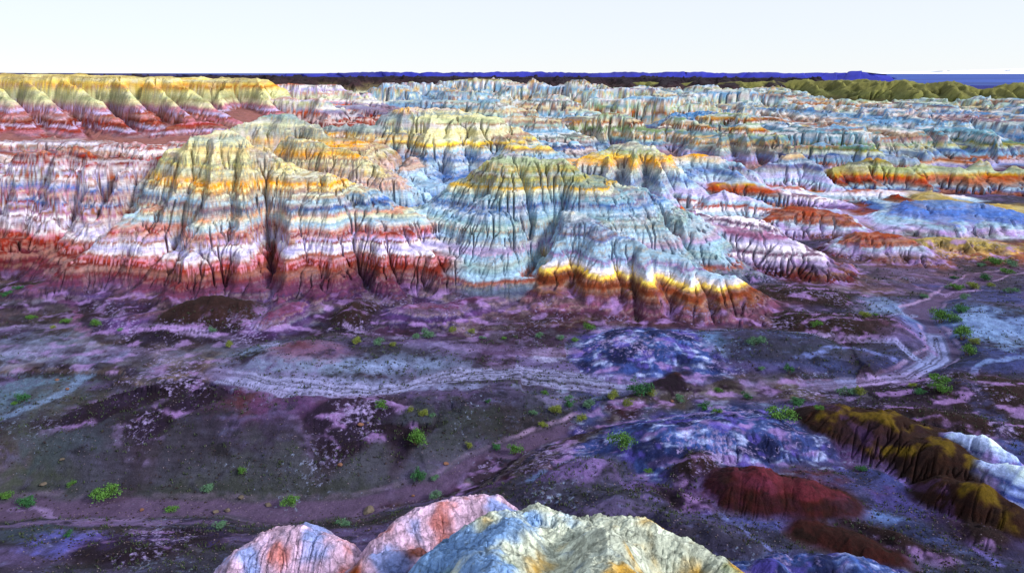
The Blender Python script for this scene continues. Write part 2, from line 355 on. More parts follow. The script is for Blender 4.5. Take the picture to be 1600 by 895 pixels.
# centre ------------------------------------------------------------------------
o = H_('cream_hill', 'tall cream and yellow hill with a blue grey foot, centre of the view')
hill(o, 'centre', [(600, 205, 262), (620, 182, 266), (645, 171, 268), (665, 170, 268), (700, 171, 270), (735, 176, 270), (775, 200, 262), (825, 228, 252)], [40, 52, 58, 60, 60, 58, 48, 34], 'butte', 3)
for (a, b, c, d, ya, yb) in [(640, 180, 610, 262, 258, 222), (665, 180, 660, 290, 255, 215), (700, 182, 715, 285, 255, 216), (735, 186, 770, 262, 256, 225), (600, 215, 585, 262, 250, 225), (780, 208, 830, 262, 250, 226)]:
    hill(o, 'centre', [(a, b, ya), (c, d, yb)], [16, 14], 'fan', 3)
hill(o, 'centre', [(800, 225, 232), (840, 232, 232), (870, 245, 228)], 26, 'butte', 3)
o = H_('yellow_ridge', 'buff and gold ridge running down behind the largest banded hill')
hill(o, 'yellow', [(385, 196, 236), (405, 183, 240), (430, 177, 242), (455, 180, 240), (480, 190, 236), (515, 206, 228), (550, 220, 222), (590, 238, 215)], [12, 18, 24, 27, 28, 28, 26, 18], 'flare', 8)
hill(o, 'yellow', [(425, 222, 200), (455, 210, 202), (485, 214, 200), (520, 230, 196), (560, 250, 190), (600, 278, 184)], [12, 18, 22, 22, 20, 14], 'butte', 5)
hill(o, 'yellow', [(530, 200, 262), (570, 195, 262), (590, 200, 260)], 26, 'dome', 8)
hill(o, 'yellow', [(560, 225, 235), (585, 232, 228)], 24, 'dome', 6)
o = H_('pink_bench', 'low pink and red benches below the far cliff')
hill(o, 'pinkbench', [(-140, 226, 222), (-40, 222, 224), (30, 221, 222), (100, 218, 226), (170, 222, 222), (230, 228, 214), (290, 222, 214)], 20, 'mesa', 12)
hill(o, 'pinkbench', [(165, 222, 212), (205, 222, 210), (240, 233, 204)], 11, 'dome', 12)
hill(o, 'pinkbench', [(-120, 240, 196), (-20, 236, 196), (40, 238, 194)], 14, 'dome', 12)
# knobs and right hand hills
o = H_('gold_knob_hill', 'knobbly hill with gold belt over white flutes right of centre')
hill(o, 'knobs', [(880, 252, 222), (905, 243, 226), (950, 238, 228), (975, 232, 230), (993, 222, 232), (1020, 230, 230), (1045, 250, 222)], [26, 32, 34, 34, 34, 30, 22], 'butte', 0)
for (a, b, c, d) in [(905, 248, 905, 282), (950, 243, 948, 290), (990, 230, 985, 296), (1022, 236, 1035, 292)]:
    hill(o, 'knobs', [(a, b, 222), (c, d, 196)], 9, 'fan', 0)
hill(o, 'knobs', [(1050, 250, 236), (1080, 240, 240), (1115, 243, 240), (1150, 268, 228), (1190, 288, 218)], [26, 30, 30, 22, 12], 'butte', 0)
o = H_('rust_hill', 'rust brown and olive hill row beyond the right hand flats')
hill(o, 'knobs', [(1195, 262, 246), (1230, 243, 252), (1250, 240, 254), (1270, 256, 247), (1290, 275, 238)], [14, 18, 18, 15, 9], 'butte', 0)
hill(o, 'rust', [(1300, 262, 244), (1340, 252, 248), (1375, 247, 250), (1400, 258, 246), (1430, 275, 238)], [13, 16, 18, 15, 10], 'butte', 0)
hill(o, 'rust', [(1425, 266, 246), (1455, 256, 250), (1485, 260, 249), (1500, 274, 242)], 12, 'dome', 0)
hill(o, 'rust', [(1512, 268, 250), (1533, 251, 254), (1550, 264, 250), (1580, 284, 240)], 12, 'butte', 0)
hill(o, 'rust', [(1560, 275, 244), (1580, 262, 248), (1610, 270, 246), (1660, 278, 243)], 11, 'butte', 0)
hill(o, 'rust', [(1120, 288, 220), (1150, 284, 222), (1190, 292, 218)], 12, 'dome', 0)
hill(o, 'rust', [(1380, 315, 205), (1405, 307, 208), (1430, 318, 203)], 10, 'dome', 0)
hill(o, 'goldledge', [(1440, 300, 225), (1500, 318, 205), (1560, 322, 203), (1640, 330, 200)], 12, 'dome', 0)
o = H_('pale_cone', 'small pale cone with lilac flanks in front of the rust brown row')
hill(o, 'cone', [(1085, 325, 188), (1110, 307, 196), (1132, 299, 199), (1160, 307, 197), (1205, 322, 190), (1225, 330, 186)], [8, 13, 16, 15, 12, 9], 'fan', 0)
hill(o, 'cone', [(1215, 298, 228), (1240, 290, 230), (1262, 302, 224)], 12, 'fan', 0)
o = H_('brown_topped_dome', 'white banded dome with brown crown beside the pale cone')
hill(o, 'browndome', [(1215, 337, 178), (1245, 326, 181), (1285, 327, 180), (1312, 345, 173)], [10, 13, 13, 8], 'dome', 0)
hill(o, 'browndome', [(1300, 328, 196), (1350, 345, 182), (1400, 362, 172), (1430, 372, 166)], [12, 10, 8, 5], 'dome', 0)
hill(o, 'lilachill', [(1120, 338, 172), (1160, 340, 170), (1200, 352, 164)], [7, 9, 6], 'dome', 0)
hill(o, 'lilachill', [(1225, 300, 215), (1270, 306, 212), (1320, 318, 205), (1360, 330, 198)], [8, 11, 10, 7], 'butte', 0)
hill(o, 'rust', [(1350, 330, 196), (1400, 312, 204), (1440, 322, 200)], [8, 12, 8], 'dome', 0)
hill(o, 'cone', [(1300, 300, 226), (1350, 296, 228), (1420, 300, 226), (1500, 306, 222)], [8, 10, 10, 8], 'dome', 0)
hill(o, 'cone', [(1050, 300, 205), (1080, 296, 207), (1110, 304, 204)], 9, 'dome', 0)
hill(o, 'lilachill', [(1060, 330, 180), (1095, 334, 178), (1130, 345, 172)], 8, 'dome', 0)
o = H_('blue_dome', 'broad pale blue dome at the edge of the right hand flats')
hill(o, 'paledome', [(1395, 348, 176), (1430, 327, 183), (1475, 314, 188), (1520, 320, 186), (1560, 332, 181), (1620, 350, 174)], [8, 15, 20, 20, 16, 11], 'dome', 0)
o = H_('gold_ledge', 'low brown bank with a gold ledge along its top')
hill(o, 'goldledge', [(1445, 378, 156), (1480, 372, 158), (1530, 374, 158), (1560, 384, 155), (1600, 388, 154), (1700, 392, 154)], [7, 11, 12, 11, 10, 10], 'mesa', 0)
o = H_('blue_capped_mound', 'mound with white blue cap and four brown buttresses')
hill(o, 'browndome', [(1325, 372, 155), (1350, 362, 156), (1395, 367, 154), (1435, 385, 149), (1470, 405, 145)], [7, 10, 10, 7, 4], 'dome', 0)
for (a, b, c, d) in [(1365, 368, 1375, 402), (1390, 370, 1402, 402), (1412, 378, 1430, 404), (1435, 388, 1458, 405)]:
    hill(o, 'browndome', [(a, b, 154), (c, d, 146)], 3.6, 'fan', 0)
# largest hills -----------------------------------------------------------------
o = H_('striped_slope', 'long red and white striped slope left of the largest hill')
hill(o, 'left', [(-220, 268, 168), (-60, 262, 166), (0, 258, 164), (50, 238, 163), (90, 229, 162), (130, 228, 161), (165, 240, 159), (200, 246, 158), (235, 248, 156)], [40, 38, 38, 37, 37, 36, 34, 33, 32], 'butte', 0)
for (a, b, c, d, ya, yb) in [(-40, 270, -80, 420, 158, 134), (30, 255, 0, 425, 157, 133), (90, 236, 60, 420, 156, 132), (140, 240, 120, 430, 155, 129), (190, 256, 150, 380, 152, 134)]:
    hill(o, 'left', [(a, b, ya), ((a + c) / 2, (b + d) / 2 - 12, (ya + yb) / 2), (c, d, yb)], [11, 11, 8], 'butte', 0, warp=.5)
o = H_('banded_hill', 'largest banded hill, cream and gold above white and brick red stripes')
hill(o, 'main', [(255, 256, 152), (288, 222, 152), (315, 205, 151), (345, 202, 150), (375, 209, 149), (405, 232, 147), (440, 250, 146), (480, 266, 145), (520, 277, 144), (560, 296, 142), (600, 318, 140), (640, 342, 138), (680, 362, 136), (715, 378, 134)],
     [36, 42, 45, 46, 45, 43, 42, 41, 39, 37, 34, 28, 21, 14], 'flare', 0, warp=.5)
for (pts, w) in [([(300, 214, 148), (270, 300, 136), (215, 400, 124)], 10), ([(340, 212, 147), (335, 300, 133), (295, 398, 120), (265, 455, 114)], 11), ([(385, 220, 146), (385, 310, 132), (372, 420, 118)], 9),
                 ([(450, 258, 144), (455, 335, 131), (455, 430, 117), (440, 480, 112)], 10), ([(510, 275, 142), (520, 350, 130), (530, 430, 118)], 10), ([(570, 302, 140), (590, 365, 129), (600, 435, 118)], 9),
                 ([(620, 330, 138), (655, 385, 128), (690, 430, 119)], 8), ([(660, 352, 136), (700, 400, 128), (725, 430, 122)], 7)]:
    hill(o, 'main', pts, [w * 1.0] + [w * 1.15] * (len(pts) - 2) + [w * .9], 'flare', 0, warp=.5)
def toe(px, py, z): return (px, py, gnd(px, py, z)[1])
for pts in ([(215, 400, 4.5), (180, 440, 2.6), (145, 472, .8)], [(268, 440, 4.8), (245, 475, 2.4), (215, 505, .7)], [(370, 425, 4.6), (362, 470, 2.4), (350, 505, .7)], [(440, 465, 3.6), (432, 495, 1.8), (425, 522, .5)], [(495, 450, 4.4), (500, 485, 2.2), (515, 520, .5)],
            [(532, 430, 4.6), (548, 475, 2.2), (575, 512, .6)], [(603, 430, 4.6), (628, 470, 2.4), (655, 505, .6)], [(665, 430, 4.2), (695, 462, 2.0), (730, 492, .5)], [(715, 420, 4.0), (745, 445, 2.0), (785, 470, .5)], [(320, 430, 4.0), (305, 470, 2.2), (285, 510, .5)],
            [(60, 410, 4.6), (35, 445, 2.2), (0, 475, .6)], [(110, 420, 4.4), (95, 452, 2.0), (70, 485, .5)], [(-30, 410, 4.6), (-60, 450, 2.2)], [(150, 420, 4.4), (128, 455, 2.0), (100, 492, .5)]):
    hill(o, 'main', [toe(*q) for q in pts], [7, 6, 4][:len(pts)], 'flare', 0, warp=.5, k=.9)
hill(o, 'centre', [(690, 368, 142), (720, 385, 140), (745, 400, 137), (765, 425, 131)], [8, 9, 8, 5], 'dome', 0)
o = H_('middle_hill', 'olive and blue grey hill with gold belt, right of the canyon mouth')
hill(o, 'middle', [(700, 330, 162), (730, 300, 158), (755, 268, 154), (775, 250, 152), (795, 243, 151), (830, 246, 150), (870, 250, 150), (905, 262, 150), (950, 288, 150), (1000, 300, 151), (1035, 318, 150), (1065, 335, 149), (1090, 352, 147), (1120, 375, 143)],
     [15, 23, 31, 35, 37, 37, 37, 35, 31, 29, 26, 22, 19, 13], 'butte', 0, warp=.4)
for (pts, w) in [([(780, 255, 148), (775, 330, 138), (790, 400, 129)], 8), ([(830, 255, 147), (828, 330, 137), (825, 395, 129)], 8), ([(1000, 308, 147), (1030, 350, 140), (1060, 390, 133)], 8), ([(1040, 325, 147), (1080, 360, 140), (1110, 395, 134)], 7), ([(870, 258, 147), (885, 320, 138)], 9)]:
    hill(o, 'middle', pts, w, 'dome', 0, warp=.4)
o = H_('sharp_spur', 'pale blue spur with an orange brown foot in front of the olive hill')
hill(o, 'spur', [(880, 322, 136), (905, 338, 133), (945, 358, 129), (1000, 385, 124), (1055, 400, 121), (1110, 424, 117), (1135, 430, 116), (1170, 462, 112), (1215, 495, 108)], [27, 27, 24, 20, 17, 14, 13, 9, 4], 'flare', 0, warp=.3, k=.7)
for (pts, w) in [([(890, 330, 133), (865, 400, 123), (850, 450, 116)], 7), ([(935, 356, 127), (935, 420, 117)], 7), ([(1000, 388, 122), (1010, 440, 113)], 6), ([(1075, 410, 118), (1085, 460, 110)], 5), ([(1125, 432, 114), (1125, 470, 109)], 3.6)]:
    hill(o, 'spur', pts, w, 'dome', 0, warp=.3, k=.6)
o = H_('lilac_hill', 'lilac and white ledged hill with brown buttress feet')
hill(o, 'lilachill', [(1085, 350, 156), (1130, 352, 152), (1180, 360, 148), (1225, 374, 144), (1262, 392, 140), (1290, 412, 136), (1312, 432, 132)], [11, 13, 14, 13, 11, 8, 4], 'dome', 0, warp=.3)
for (a, b, c, d) in [(1150, 372, 1140, 420), (1180, 378, 1175, 428), (1215, 385, 1215, 430), (1245, 398, 1255, 432), (1275, 412, 1292, 436)]:
    hill(o, 'lilachill', [(a, b, 146), (c, d, 134)], 4.5, 'fan', 0, warp=.3)
# low mounds on the valley floor and the knolls below the camera ------------------
def mound(own, p, cx, cy, top, w, prof='dome', z0=0, ang=0, length=0, **kw):
    """a knoll whose crown shows at photo (cx, cy), top metres high"""
    x0, y0 = gnd(cx, cy, top)
    L = length / 2
    c, s = math.cos(math.radians(ang)), math.sin(math.radians(ang))
    ptsw = [(x0 - c * L, y0 - s * L, top * .85 + z0 * .15), (x0, y0, top), (x0 + c * L, y0 + s * L, top * .8 + z0 * .2)]
    hw(own, p, ptsw, w, prof, z0, **kw)
def hw(own, p, P3, w, prof, base, k=None, jag=1.0, warp=.6):
    def inv(q):
        yc = q[1] * cP - (q[2] - CAMZ) * sP
        return (800 + FPX * q[0] / yc, 447.5 - FPX * (q[1] * sP + (q[2] - CAMZ) * cP) / yc, q[1])
    hill(own, p, [inv(q) for q in P3], w, prof, base, k=k, jag=jag, warp=warp)
o = H_('dark_talus_mound', 'dark brown talus mound with white streaks at the foot of the largest hill')
mound(o, 'dark_mound', 330, 462, 4.8, 11, 'fan', 0, 10, 8)
mound(o, 'talus', 245, 485, 2.8, 8, 'fan', 0, 10, 8)
mound(o, 'talus', 460, 472, 3.6, 9, 'fan', 0, 60, 6)
mound(o, 'dark_mound', 560, 470, 3.2, 8, 'fan', 0, 90, 6)
mound(o, 'talus', 665, 474, 3.0, 9, 'fan', 0, 10, 8)
mound(o, 'talus', 745, 465, 2.6, 8, 'fan', 0, 20, 8)
mound(o, 'dark_mound', 90, 435, 3.4, 11, 'fan', 0, 10, 12)
mound(o, 'talus', 180, 455, 2.6, 8, 'fan', 0, 10, 8)
mound(o, 'dark_mound', 30, 445, 1.6, 7, 'fan', 0, 10, 12)
o = H_('blue_white_mound', 'low blue white mound on the valley floor below the sharp spur')
mound(o, 'blue_mound', 1025, 520, 2.3, 8, 'dome', 0, 0, 6)
mound(o, 'floor', 1180, 525, 1.6, 6, 'dome', 0, 0, 14)
mound(o, 'dark_mound', 1330, 495, 2.2, 8, 'dome', 0, -10, 12)
mound(o, 'dark_mound', 1240, 450, 1.5, 7, 'dome', 0, 0, 8)
mound(o, 'floor', 480, 545, 1.3, 8, 'dome', 0, 0, 6)
mound(o, 'floor', 620, 545, .9, 6, 'dome', 0, 0, 8)
mound(o, 'floor', 350, 625, .3, 9, 'fan', -3, 10, 10)
mound(o, 'dark_mound', 230, 600, .8, 8, 'fan', -3, 40, 12)
o = H_('blue_mound', 'blue and white scree mound right of the wash')
mound(o, 'blue_mound', 1130, 655, 2.6, 12, 'fan', -1.5, 10, 12, warp=.8)
mound(o, 'blue_mound', 1215, 668, 1.8, 8, 'fan', -1.5, -20, 8)
mound(o, 'dark_mound', 1085, 705, 2.0, 5, 'butte', -1.5, 40, 3)
mound(o, 'dark_mound', 1060, 765, 0.8, 6, 'fan', -2.5, -25, 5)
o = H_('slope_ridge', 'low streaked clay ridges between the wash and the near knolls')
mound(o, 'floor', 880, 745, 0.2, 7, 'fan', -3, 35, 10)
mound(o, 'floor', 960, 775, 1.4, 8, 'fan', -3, 30, 8)
mound(o, 'dark_mound', 905, 742, -.2, 4, 'fan', -3, 30, 6)
mound(o, 'floor', 1110, 820, 2.0, 8, 'fan', -2.5, -30, 8)
mound(o, 'blue_mound', 1210, 878, 3.2, 5, 'dome', -2.5, -10, 4)
mound(o, 'blue_mound', 1330, 872, 2.8, 6, 'dome', -2.5, -10, 8)
mound(o, 'dark_mound', 1400, 830, 1.0, 5, 'fan', -2.5, -40, 8)
mound(o, 'floor', 1330, 700, 0.6, 7, 'fan', -1.5, -40, 10)
mound(o, 'dark_mound', 1560, 600, 1.4, 8, 'fan', 0, -20, 10)
mound(o, 'dark_mound', 1500, 650, 1.2, 7, 'fan', -1, -20, 12)
mound(o, 'floor', 1540, 560, 1.0, 8, 'fan', 0, -20, 12)
mound(o, 'floor', 1420, 505, 1.5, 8, 'dome', 0, 20, 8)
mound(o, 'floor', 1540, 480, 1.0, 10, 'dome', 0, 0, 12)
mound(o, 'floor', 800, 610, .9, 6, 'fan', -2, -20, 8)
mound(o, 'dark_mound', 520, 625, .8, 8, 'fan', -2.5, 15, 12)
mound(o, 'floor', 420, 640, .9, 9, 'fan', -2.5, 60, 8)
mound(o, 'floor', 150, 640, 1.0, 9, 'fan', -3, 50, 14)
mound(o, 'dark_mound', 240, 615, 1.2, 7, 'fan', -2.5, 35, 12)
mound(o, 'floor', 60, 700, -.6, 7, 'fan', -4, 60, 8)
mound(o, 'floor', 300, 720, -1.0, 7, 'fan', -5, 80, 6)
mound(o, 'floor', 560, 700, -.6, 8, 'fan', -5, 75, 8)
mound(o, 'floor', 450, 730, -1.4, 6, 'fan', -5, 85, 5)
mound(o, 'floor', 690, 680, -.6, 7, 'fan', -4, 70, 6)
o = H_('red_mound', 'dark red mound with a faint purple cap')
mound(o, 'red_mound', 1188, 733, 2.6, 5.6, 'dome', -1.5, -15, 4, warp=.25, jag=.5)
mound(o, 'red_mound', 1255, 750, 2.1, 5.2, 'dome', -1.5, -20, 5, warp=.25, jag=.5)
mound(o, 'red_mound', 1330, 832, 1.2, 4.5, 'dome', -2.2, -35, 7)
o = H_('ochre_mound', 'long brown mound with an ochre crest at the right edge')
mound(o, 'ochre_mound', 1390, 648, 3.4, 8.5, 'dome', -1.5, -32, 9, warp=.3, jag=.5)
mound(o, 'ochre_mound', 1475, 690, 3.2, 7, 'dome', -1.5, -50, 7, warp=.3, jag=.5)
mound(o, 'ochre_mound', 1530, 755, 3.0, 5, 'dome', -2, -50, 5, warp=.3, jag=.5)
mound(o, 'ochre_mound', 1590, 795, 1.8, 4.5, 'dome', -2.5, -50, 4, warp=.3)
mound(o, 'dark_mound', 1540, 825, 1.0, 6, 'dome', -2.5, -50, 5, warp=.3)
o = H_('white_fluted_mound', 'blue white fluted mound behind the ochre crest')
mound(o, 'white_mound', 1535, 680, 3.6, 5.0, 'butte', -1.5, -45, 5, warp=.3)
mound(o, 'white_mound', 1600, 728, 3.6, 6, 'butte', -1.5, -50, 6, warp=.3)
o = H_('dark_knoll', 'dark purple crusted knoll in the bottom left corner')
mound(o, 'dark_mound', 230, 838, -1.0, 9, 'dome', -6.5, 10, 8)
mound(o, 'floor', 40, 850, -4.0, 7, 'dome', -6.5, 10, 8)
mound(o, 'floor', 960, 780, 1.2, 8, 'dome', -3, -20, 6)
mound(o, 'floor', 920, 720, 1.0, 8, 'fan', -3, 30, 6)
o = H_('pink_boulder_hill', 'smooth pink and white knoll with rusty streaks in the foreground')
hill(o, 'pink_rock', [(375, 858, 36), (420, 832, 37), (470, 823, 37), (520, 840, 36)], [6, 7.5, 7.5, 6], 'dome', 0, jag=.4, warp=.25, k=.6)
hill(o, 'pink_rock', [(600, 838, 36), (660, 795, 38), (720, 778, 39), (775, 776, 39.5), (810, 800, 38)], [6, 6.5, 7, 7, 5], 'dome', 0, jag=.4, warp=.25, k=.6)
hill(o, 'pink_rock', [(560, 885, 30), (620, 862, 31), (650, 858, 31.5)], [5, 5, 5], 'dome', 4, jag=.8, warp=.3, k=.5)
o = H_('cream_boulder_hill', 'nearest cream and gold knoll with cracked blue white skin')
hill(o, 'cream_rock', [(690, 862, 27), (790, 812, 29), (850, 800, 30), (900, 811, 29.5), (960, 816, 29), (1010, 819, 28.5), (1060, 843, 27.5), (1110, 872, 26.5), (1160, 905, 25)], [7, 8, 8.5, 8.5, 8, 8, 7, 6, 5], 'dome', 6, jag=.5, warp=.2, k=.6)
hill(o, 'cream_rock', [(800, 815, 27), (760, 895, 22), (720, 960, 19)], [7, 8, 8], 'dome', 8, jag=.5, warp=.2, k=2.2)
hill(o, 'cream_rock', [(950, 825, 26), (960, 900, 21), (960, 980, 18)], [6, 7, 7], 'dome', 8, jag=.5, warp=.2, k=2.2)
m_ = near & (dW < 16) & ((W[PI['cream_rock']] + W[PI['pink_rock']]) < .3)
cap = zW + .1 + .42 * np.maximum(dW - 1.7, 0)
H = np.where(m_, np.minimum(H, cap + .3 * np.maximum(H - cap, 0) * sstep(2, 12, dW)), H)
print('hills', round(time.time() - T0, 1))

# ------------------------------------------------------------------ clefts that the photograph shows one by one
def cleft(pts, depth, width):
    q = [at(a, b, c) for a, b, c in pts]
    q = [(a[0], a[1], 1.0 if 0 < i < len(q) - 1 else .3) for i, a in enumerate(q)]
    xs = [a[0] for a in q]; ys = [a[1] for a in q]
    m = (XF > min(xs) - 4 * width) & (XF < max(xs) + 4 * width) & (YF > min(ys) - 4 * width) & (YF < max(ys) + 4 * width)
    idx = np.nonzero(m)[0]
    x = XF[idx] + 1.0 * width * fbm(XF[idx] / 3.0, YF[idx] / 3.0, 3); y = YF[idx]
    d, v = seg_eval(q, x, y)
    H[idx] -= 1.6 * depth * v[0] * np.exp(-(d / width) ** 1.2)
for pts, d, w in [([(412, 262, 146), (418, 330, 135), (425, 400, 124), (418, 470, 113)], 3.2, 1.5), ([(240, 280, 150), (190, 350, 140), (130, 420, 128)], 4.0, 2.6), ([(340, 380, 124), (350, 440, 116)], 2.2, 1.2),
                  ([(300, 300, 138), (270, 370, 127), (200, 440, 117)], 2.2, 1.6), ([(545, 340, 134), (560, 400, 124), (580, 440, 116)], 1.6, .9), ([(555, 300, 140), (555, 360, 131)], 1.6, .9),
                  ([(600, 375, 127), (625, 425, 118)], 1.6, .8), ([(645, 400, 124), (670, 440, 117)], 1.4, .8), ([(880, 300, 143), (862, 350, 136), (835, 410, 127), (815, 445, 121)], 4.0, 2.0),
                  ([(815, 270, 147), (830, 340, 137), (825, 400, 128)], 1.8, .9), ([(990, 385, 124), (992, 430, 116), (997, 490, 107)], 2.0, .7), ([(1085, 425, 116), (1088, 470, 110)], 1.6, .6), ([(1122, 440, 114), (1135, 480, 108)], 1.4, .5),
                  ([(1030, 330, 148), (1050, 370, 140), (1090, 410, 132)], 2.0, 1.2), ([(1280, 340, 182), (1280, 372, 170)], 1.2, .6), ([(1018, 235, 224), (1022, 300, 198)], 2.5, 1.5), ([(640, 210, 250), (625, 260, 226), (610, 300, 206)], 3.5, 2.2),
                  ([(700, 200, 255), (690, 280, 216)], 2.5, 1.8), ([(330, 240, 146), (300, 280, 141)], 1.4, 1.2),
                  ([(60, 122, 338), (105, 170, 290), (160, 216, 258)], 3.6, 6), ([(148, 122, 338), (190, 165, 296), (240, 214, 262)], 3.4, 5), ([(215, 124, 338), (228, 165, 300), (246, 205, 268)], 3, 4), ([(-5, 122, 335), (30, 165, 290), (80, 214, 258)], 3, 5)]:
    cleft(pts, d, w)

# ------------------------------------------------------------------ hard beds and rills: water runs down the slopes and cuts
H2 = H.reshape(shape)
hillmask = (1 - W[PI['floor']]).reshape(shape)
rock = (W[PI['cream_rock']] + W[PI['pink_rock']]).reshape(shape)
soft_ = (W[PI['cliff']] * .7 + W[PI['khaki']] + W[PI['plateau']] + W[PI['red_mound']] + W[PI['ochre_mound']]).reshape(shape)
near_f = np.clip(1 - (RR - 300) / 300, 0.0, 1)
wz = (0.8 * fbm(XF * .05 + 8, YF * .05, 3)).reshape(shape)
def terrace(z, period, amount):
    q = z / period + wz
    return z + amount * period / (2 * math.pi) * (np.sin(2 * math.pi * q) + .35 * np.sin(4 * math.pi * q + 1))
fm = np.clip((RR - 200) / 120, 0, 1)
Ht = (1 - fm) * terrace(terrace(H2, 2.3, .5), 0.9, .4) + fm * terrace(terrace(H2, 5.2, .65), 2.1, .4)
H2 = H2 + (Ht - H2) * hillmask * (1 - rock) * (1 - soft_) * np.maximum(sstep(4, 8, H2), fm)
dth = np.gradient(th)[None, :]
dr = np.gradient(rr)[:, None]
cell = np.sqrt((RR * dth) * (dr + 0 * RR))
nz = fbm(XF * 1.1, YF * 1.1, 3).reshape(shape)
nzb = fbm(np.log(RR) * 60, TH * 60, 3)
nzc = fbm(np.log(RR) * 190 + 5, TH * 190, 2)
H2 = H2 + (nzb * RR * .0022 + nzc * RR * .0008) * np.clip(1.3 - RR / 500, .35, 1) * (0.25 + 0.75 * hillmask) * (1 - .5 * rock)
NB = [(-1, 0), (1, 0), (0, -1), (0, 1), (-1, -1), (-1, 1), (1, -1), (1, 1)]
dxt = RR * dth
drr = dr + 0 * RR
LIN = np.arange(N).reshape(shape)
EF = np.ones(N)
for n_, f_ in (('spur', .5), ('red_mound', .25), ('ochre_mound', .7), ('blue_mound', .35), ('dark_mound', .3), ('cliff', .6), ('white_mound', 1.0), ('paledome', .6)):
    EF += W[PI[n_]] * (f_ - 1)
EF *= 1 - (.85 - .6 * sstep(10, 30, XF)) * (1 - sstep(1.5, 6.5, H)) * (YF < 175)
EF *= .25 + 1.0 * sstep(-.35, .4, fbm(XF * .07 + 17, YF * .07, 3))
EF = EF.reshape(shape)
def flow(Hc, iters):
    best = np.zeros(shape); rec = LIN.copy()
    jit = rng.uniform(.8, 1.2, (8,) + (1, 1))
    for q, (i, j) in enumerate(NB):
        sh = np.roll(Hc, (-i, -j), (0, 1))
        dist = np.sqrt((i * drr) ** 2 + (j * dxt) ** 2)
        s = (Hc - sh) / dist * jit[q]
        m = s > best
        best = np.where(m, s, best)
        rec = np.where(m, np.roll(LIN, (-i, -j), (0, 1)), rec)
    rec = rec.ravel()
    global LASTREC
    LASTREC = rec
    A = np.ones(N)
    self_ = rec == np.arange(N)
    for _ in range(iters):
        A2 = 1 + np.bincount(rec[~self_], weights=A[~self_], minlength=N)
        A = A2
    return A.reshape(shape), best
def smooth(Z, k):
    Zp = np.pad(Z, 1, mode='edge')
    L = (Zp[:-2, 1:-1] + Zp[2:, 1:-1] + Zp[1:-1, :-2] + Zp[1:-1, 2:]) / 4 - Z
    return Z + k * L
edge = sstep(0, 12, np.minimum(np.arange(NR), np.arange(NR)[::-1]))[:, None] * np.ones((1, NC))
CUT = np.zeros(shape)
ROUNDS = 7
DWF = sstep(9, 20, dW).reshape(shape)
for it in range(ROUNDS):
    Hs = smooth(smooth(H2, .6), .6) if it < 3 else H2
    A, S = flow(Hs, int((70 if it < 4 else 40) * max(RES, .5)))
    g = np.clip((A - 5) / 190, 0, 1) ** .6
    amt = .0015 * RR * EF * g * sstep(.10, .5, S) * edge * (.03 + .3 * DWF + .67 * hillmask) * (1 - .5 * rock)
    amt = np.minimum(amt, .6 + .0018 * RR)
    if it < 4: amt = .6 * amt + .4 * smooth(amt, .8)
    H2 = H2 - amt
    CUT += amt
    if it < 5: H2 = smooth(H2, .14)
# fine rills: a random grain smeared along the way the water runs
A, S = flow(smooth(H2, .5), 30)
def smear(g0, steps):
    acc = g0.ravel().copy(); idx_ = LASTREC.copy()
    for _ in range(steps):
        acc += g0.ravel()[idx_]; idx_ = LASTREC[idx_]
    acc = acc.reshape(shape) / (steps + 1) ** .5
    return acc
g1 = rng.normal(0, 1, shape)
g2 = smooth(smooth(smooth(rng.normal(0, 1, shape), .9), .9), .9) * 3
ST1, ST2 = smear(g1, 10), smear(g2, 22)
ST1 = smooth(ST1, .3)
sl = sstep(.12, .5, S) * (0.04 + .11 * DWF + .85 * hillmask) * edge
H2 = H2 + RR * (.0008 * np.clip(ST1, -2, 2) + .0011 * np.clip(ST2, -2.2, 1.5)) * sl * (1 - .4 * rock) * np.clip(EF + .25, 0, 1.2)
slot = sstep(8, 32, A) * sl * (1 - .5 * rock)
slot *= np.clip(EF, 0, 1)
H2 = H2 - .0095 * RR * slot
CUT += .0095 * RR * slot
STR = (.4 * ST1 + .6 * ST2).ravel() * sl.ravel()
SLOPE = S.ravel()
print('rills', round(time.time() - T0, 1))
rk = ridged(XF * .55 + 1.2 * WARPX * 4 + 3, YF * .55 + WARPY * 4, 3).reshape(shape)
rk2 = ridged(XF * 1.9 + 40, YF * 1.9, 2).reshape(shape)
H2 = H2 + rock * (.11 * fbm(XF * .6 + 7, YF * .6, 5).reshape(shape) - .09 * sstep(.6, .8, rk) - .05 * sstep(.5, .85, rk2))
flr = 1 - hillmask
H2 = H2 + flr * near_f * ((.42 * ridged(XF * .11, YF * .13 + 9, 3) + .22 * ridged(XF * .22, YF * .22 + 5, 4)) * sstep(2, 10, dW) + .10 * fbm(XF * .8 + 60, YF * .8, 4)).reshape(shape)
H2 = H2 + nz * .05 * np.clip(RR / 60, .3, 1)
Z = H2.ravel()
CUTR = (CUT / (RR * .012)).ravel()

# ------------------------------------------------------------------ colours of the ground
fine = fbm(XF * .9, YF * .9, 3)
mid = fbm(XF * .11 + 4, YF * .11, 4)
big = fbm(XF * .03 + 40, YF * .03, 3)
zs = Z + .8 * big * (YF < 220) + 0.6 * mid + .10 * fine + .012 * XF + .04 * np.clip(STR, -2, 2)
CA = np.zeros((N, 3))
LUT = {}
zz_ = np.linspace(-12, 48, 6000)
for n, (a, c) in PAL.items():
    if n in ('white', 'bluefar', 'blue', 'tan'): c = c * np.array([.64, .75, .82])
    k = np.clip(np.searchsorted(a, zz_) - 1, 0, len(a) - 2) if len(a) > 1 else np.zeros(6000, int)
    t = np.clip((zz_ - a[k]) / (a[k + 1] - a[k]), 0, 1)
    t = .35 * t + .65 * sstep(.3, .7, t)
    LUT[n] = [c[k, ch] + (c[k + 1, ch] - c[k, ch]) * t for ch in range(3)]
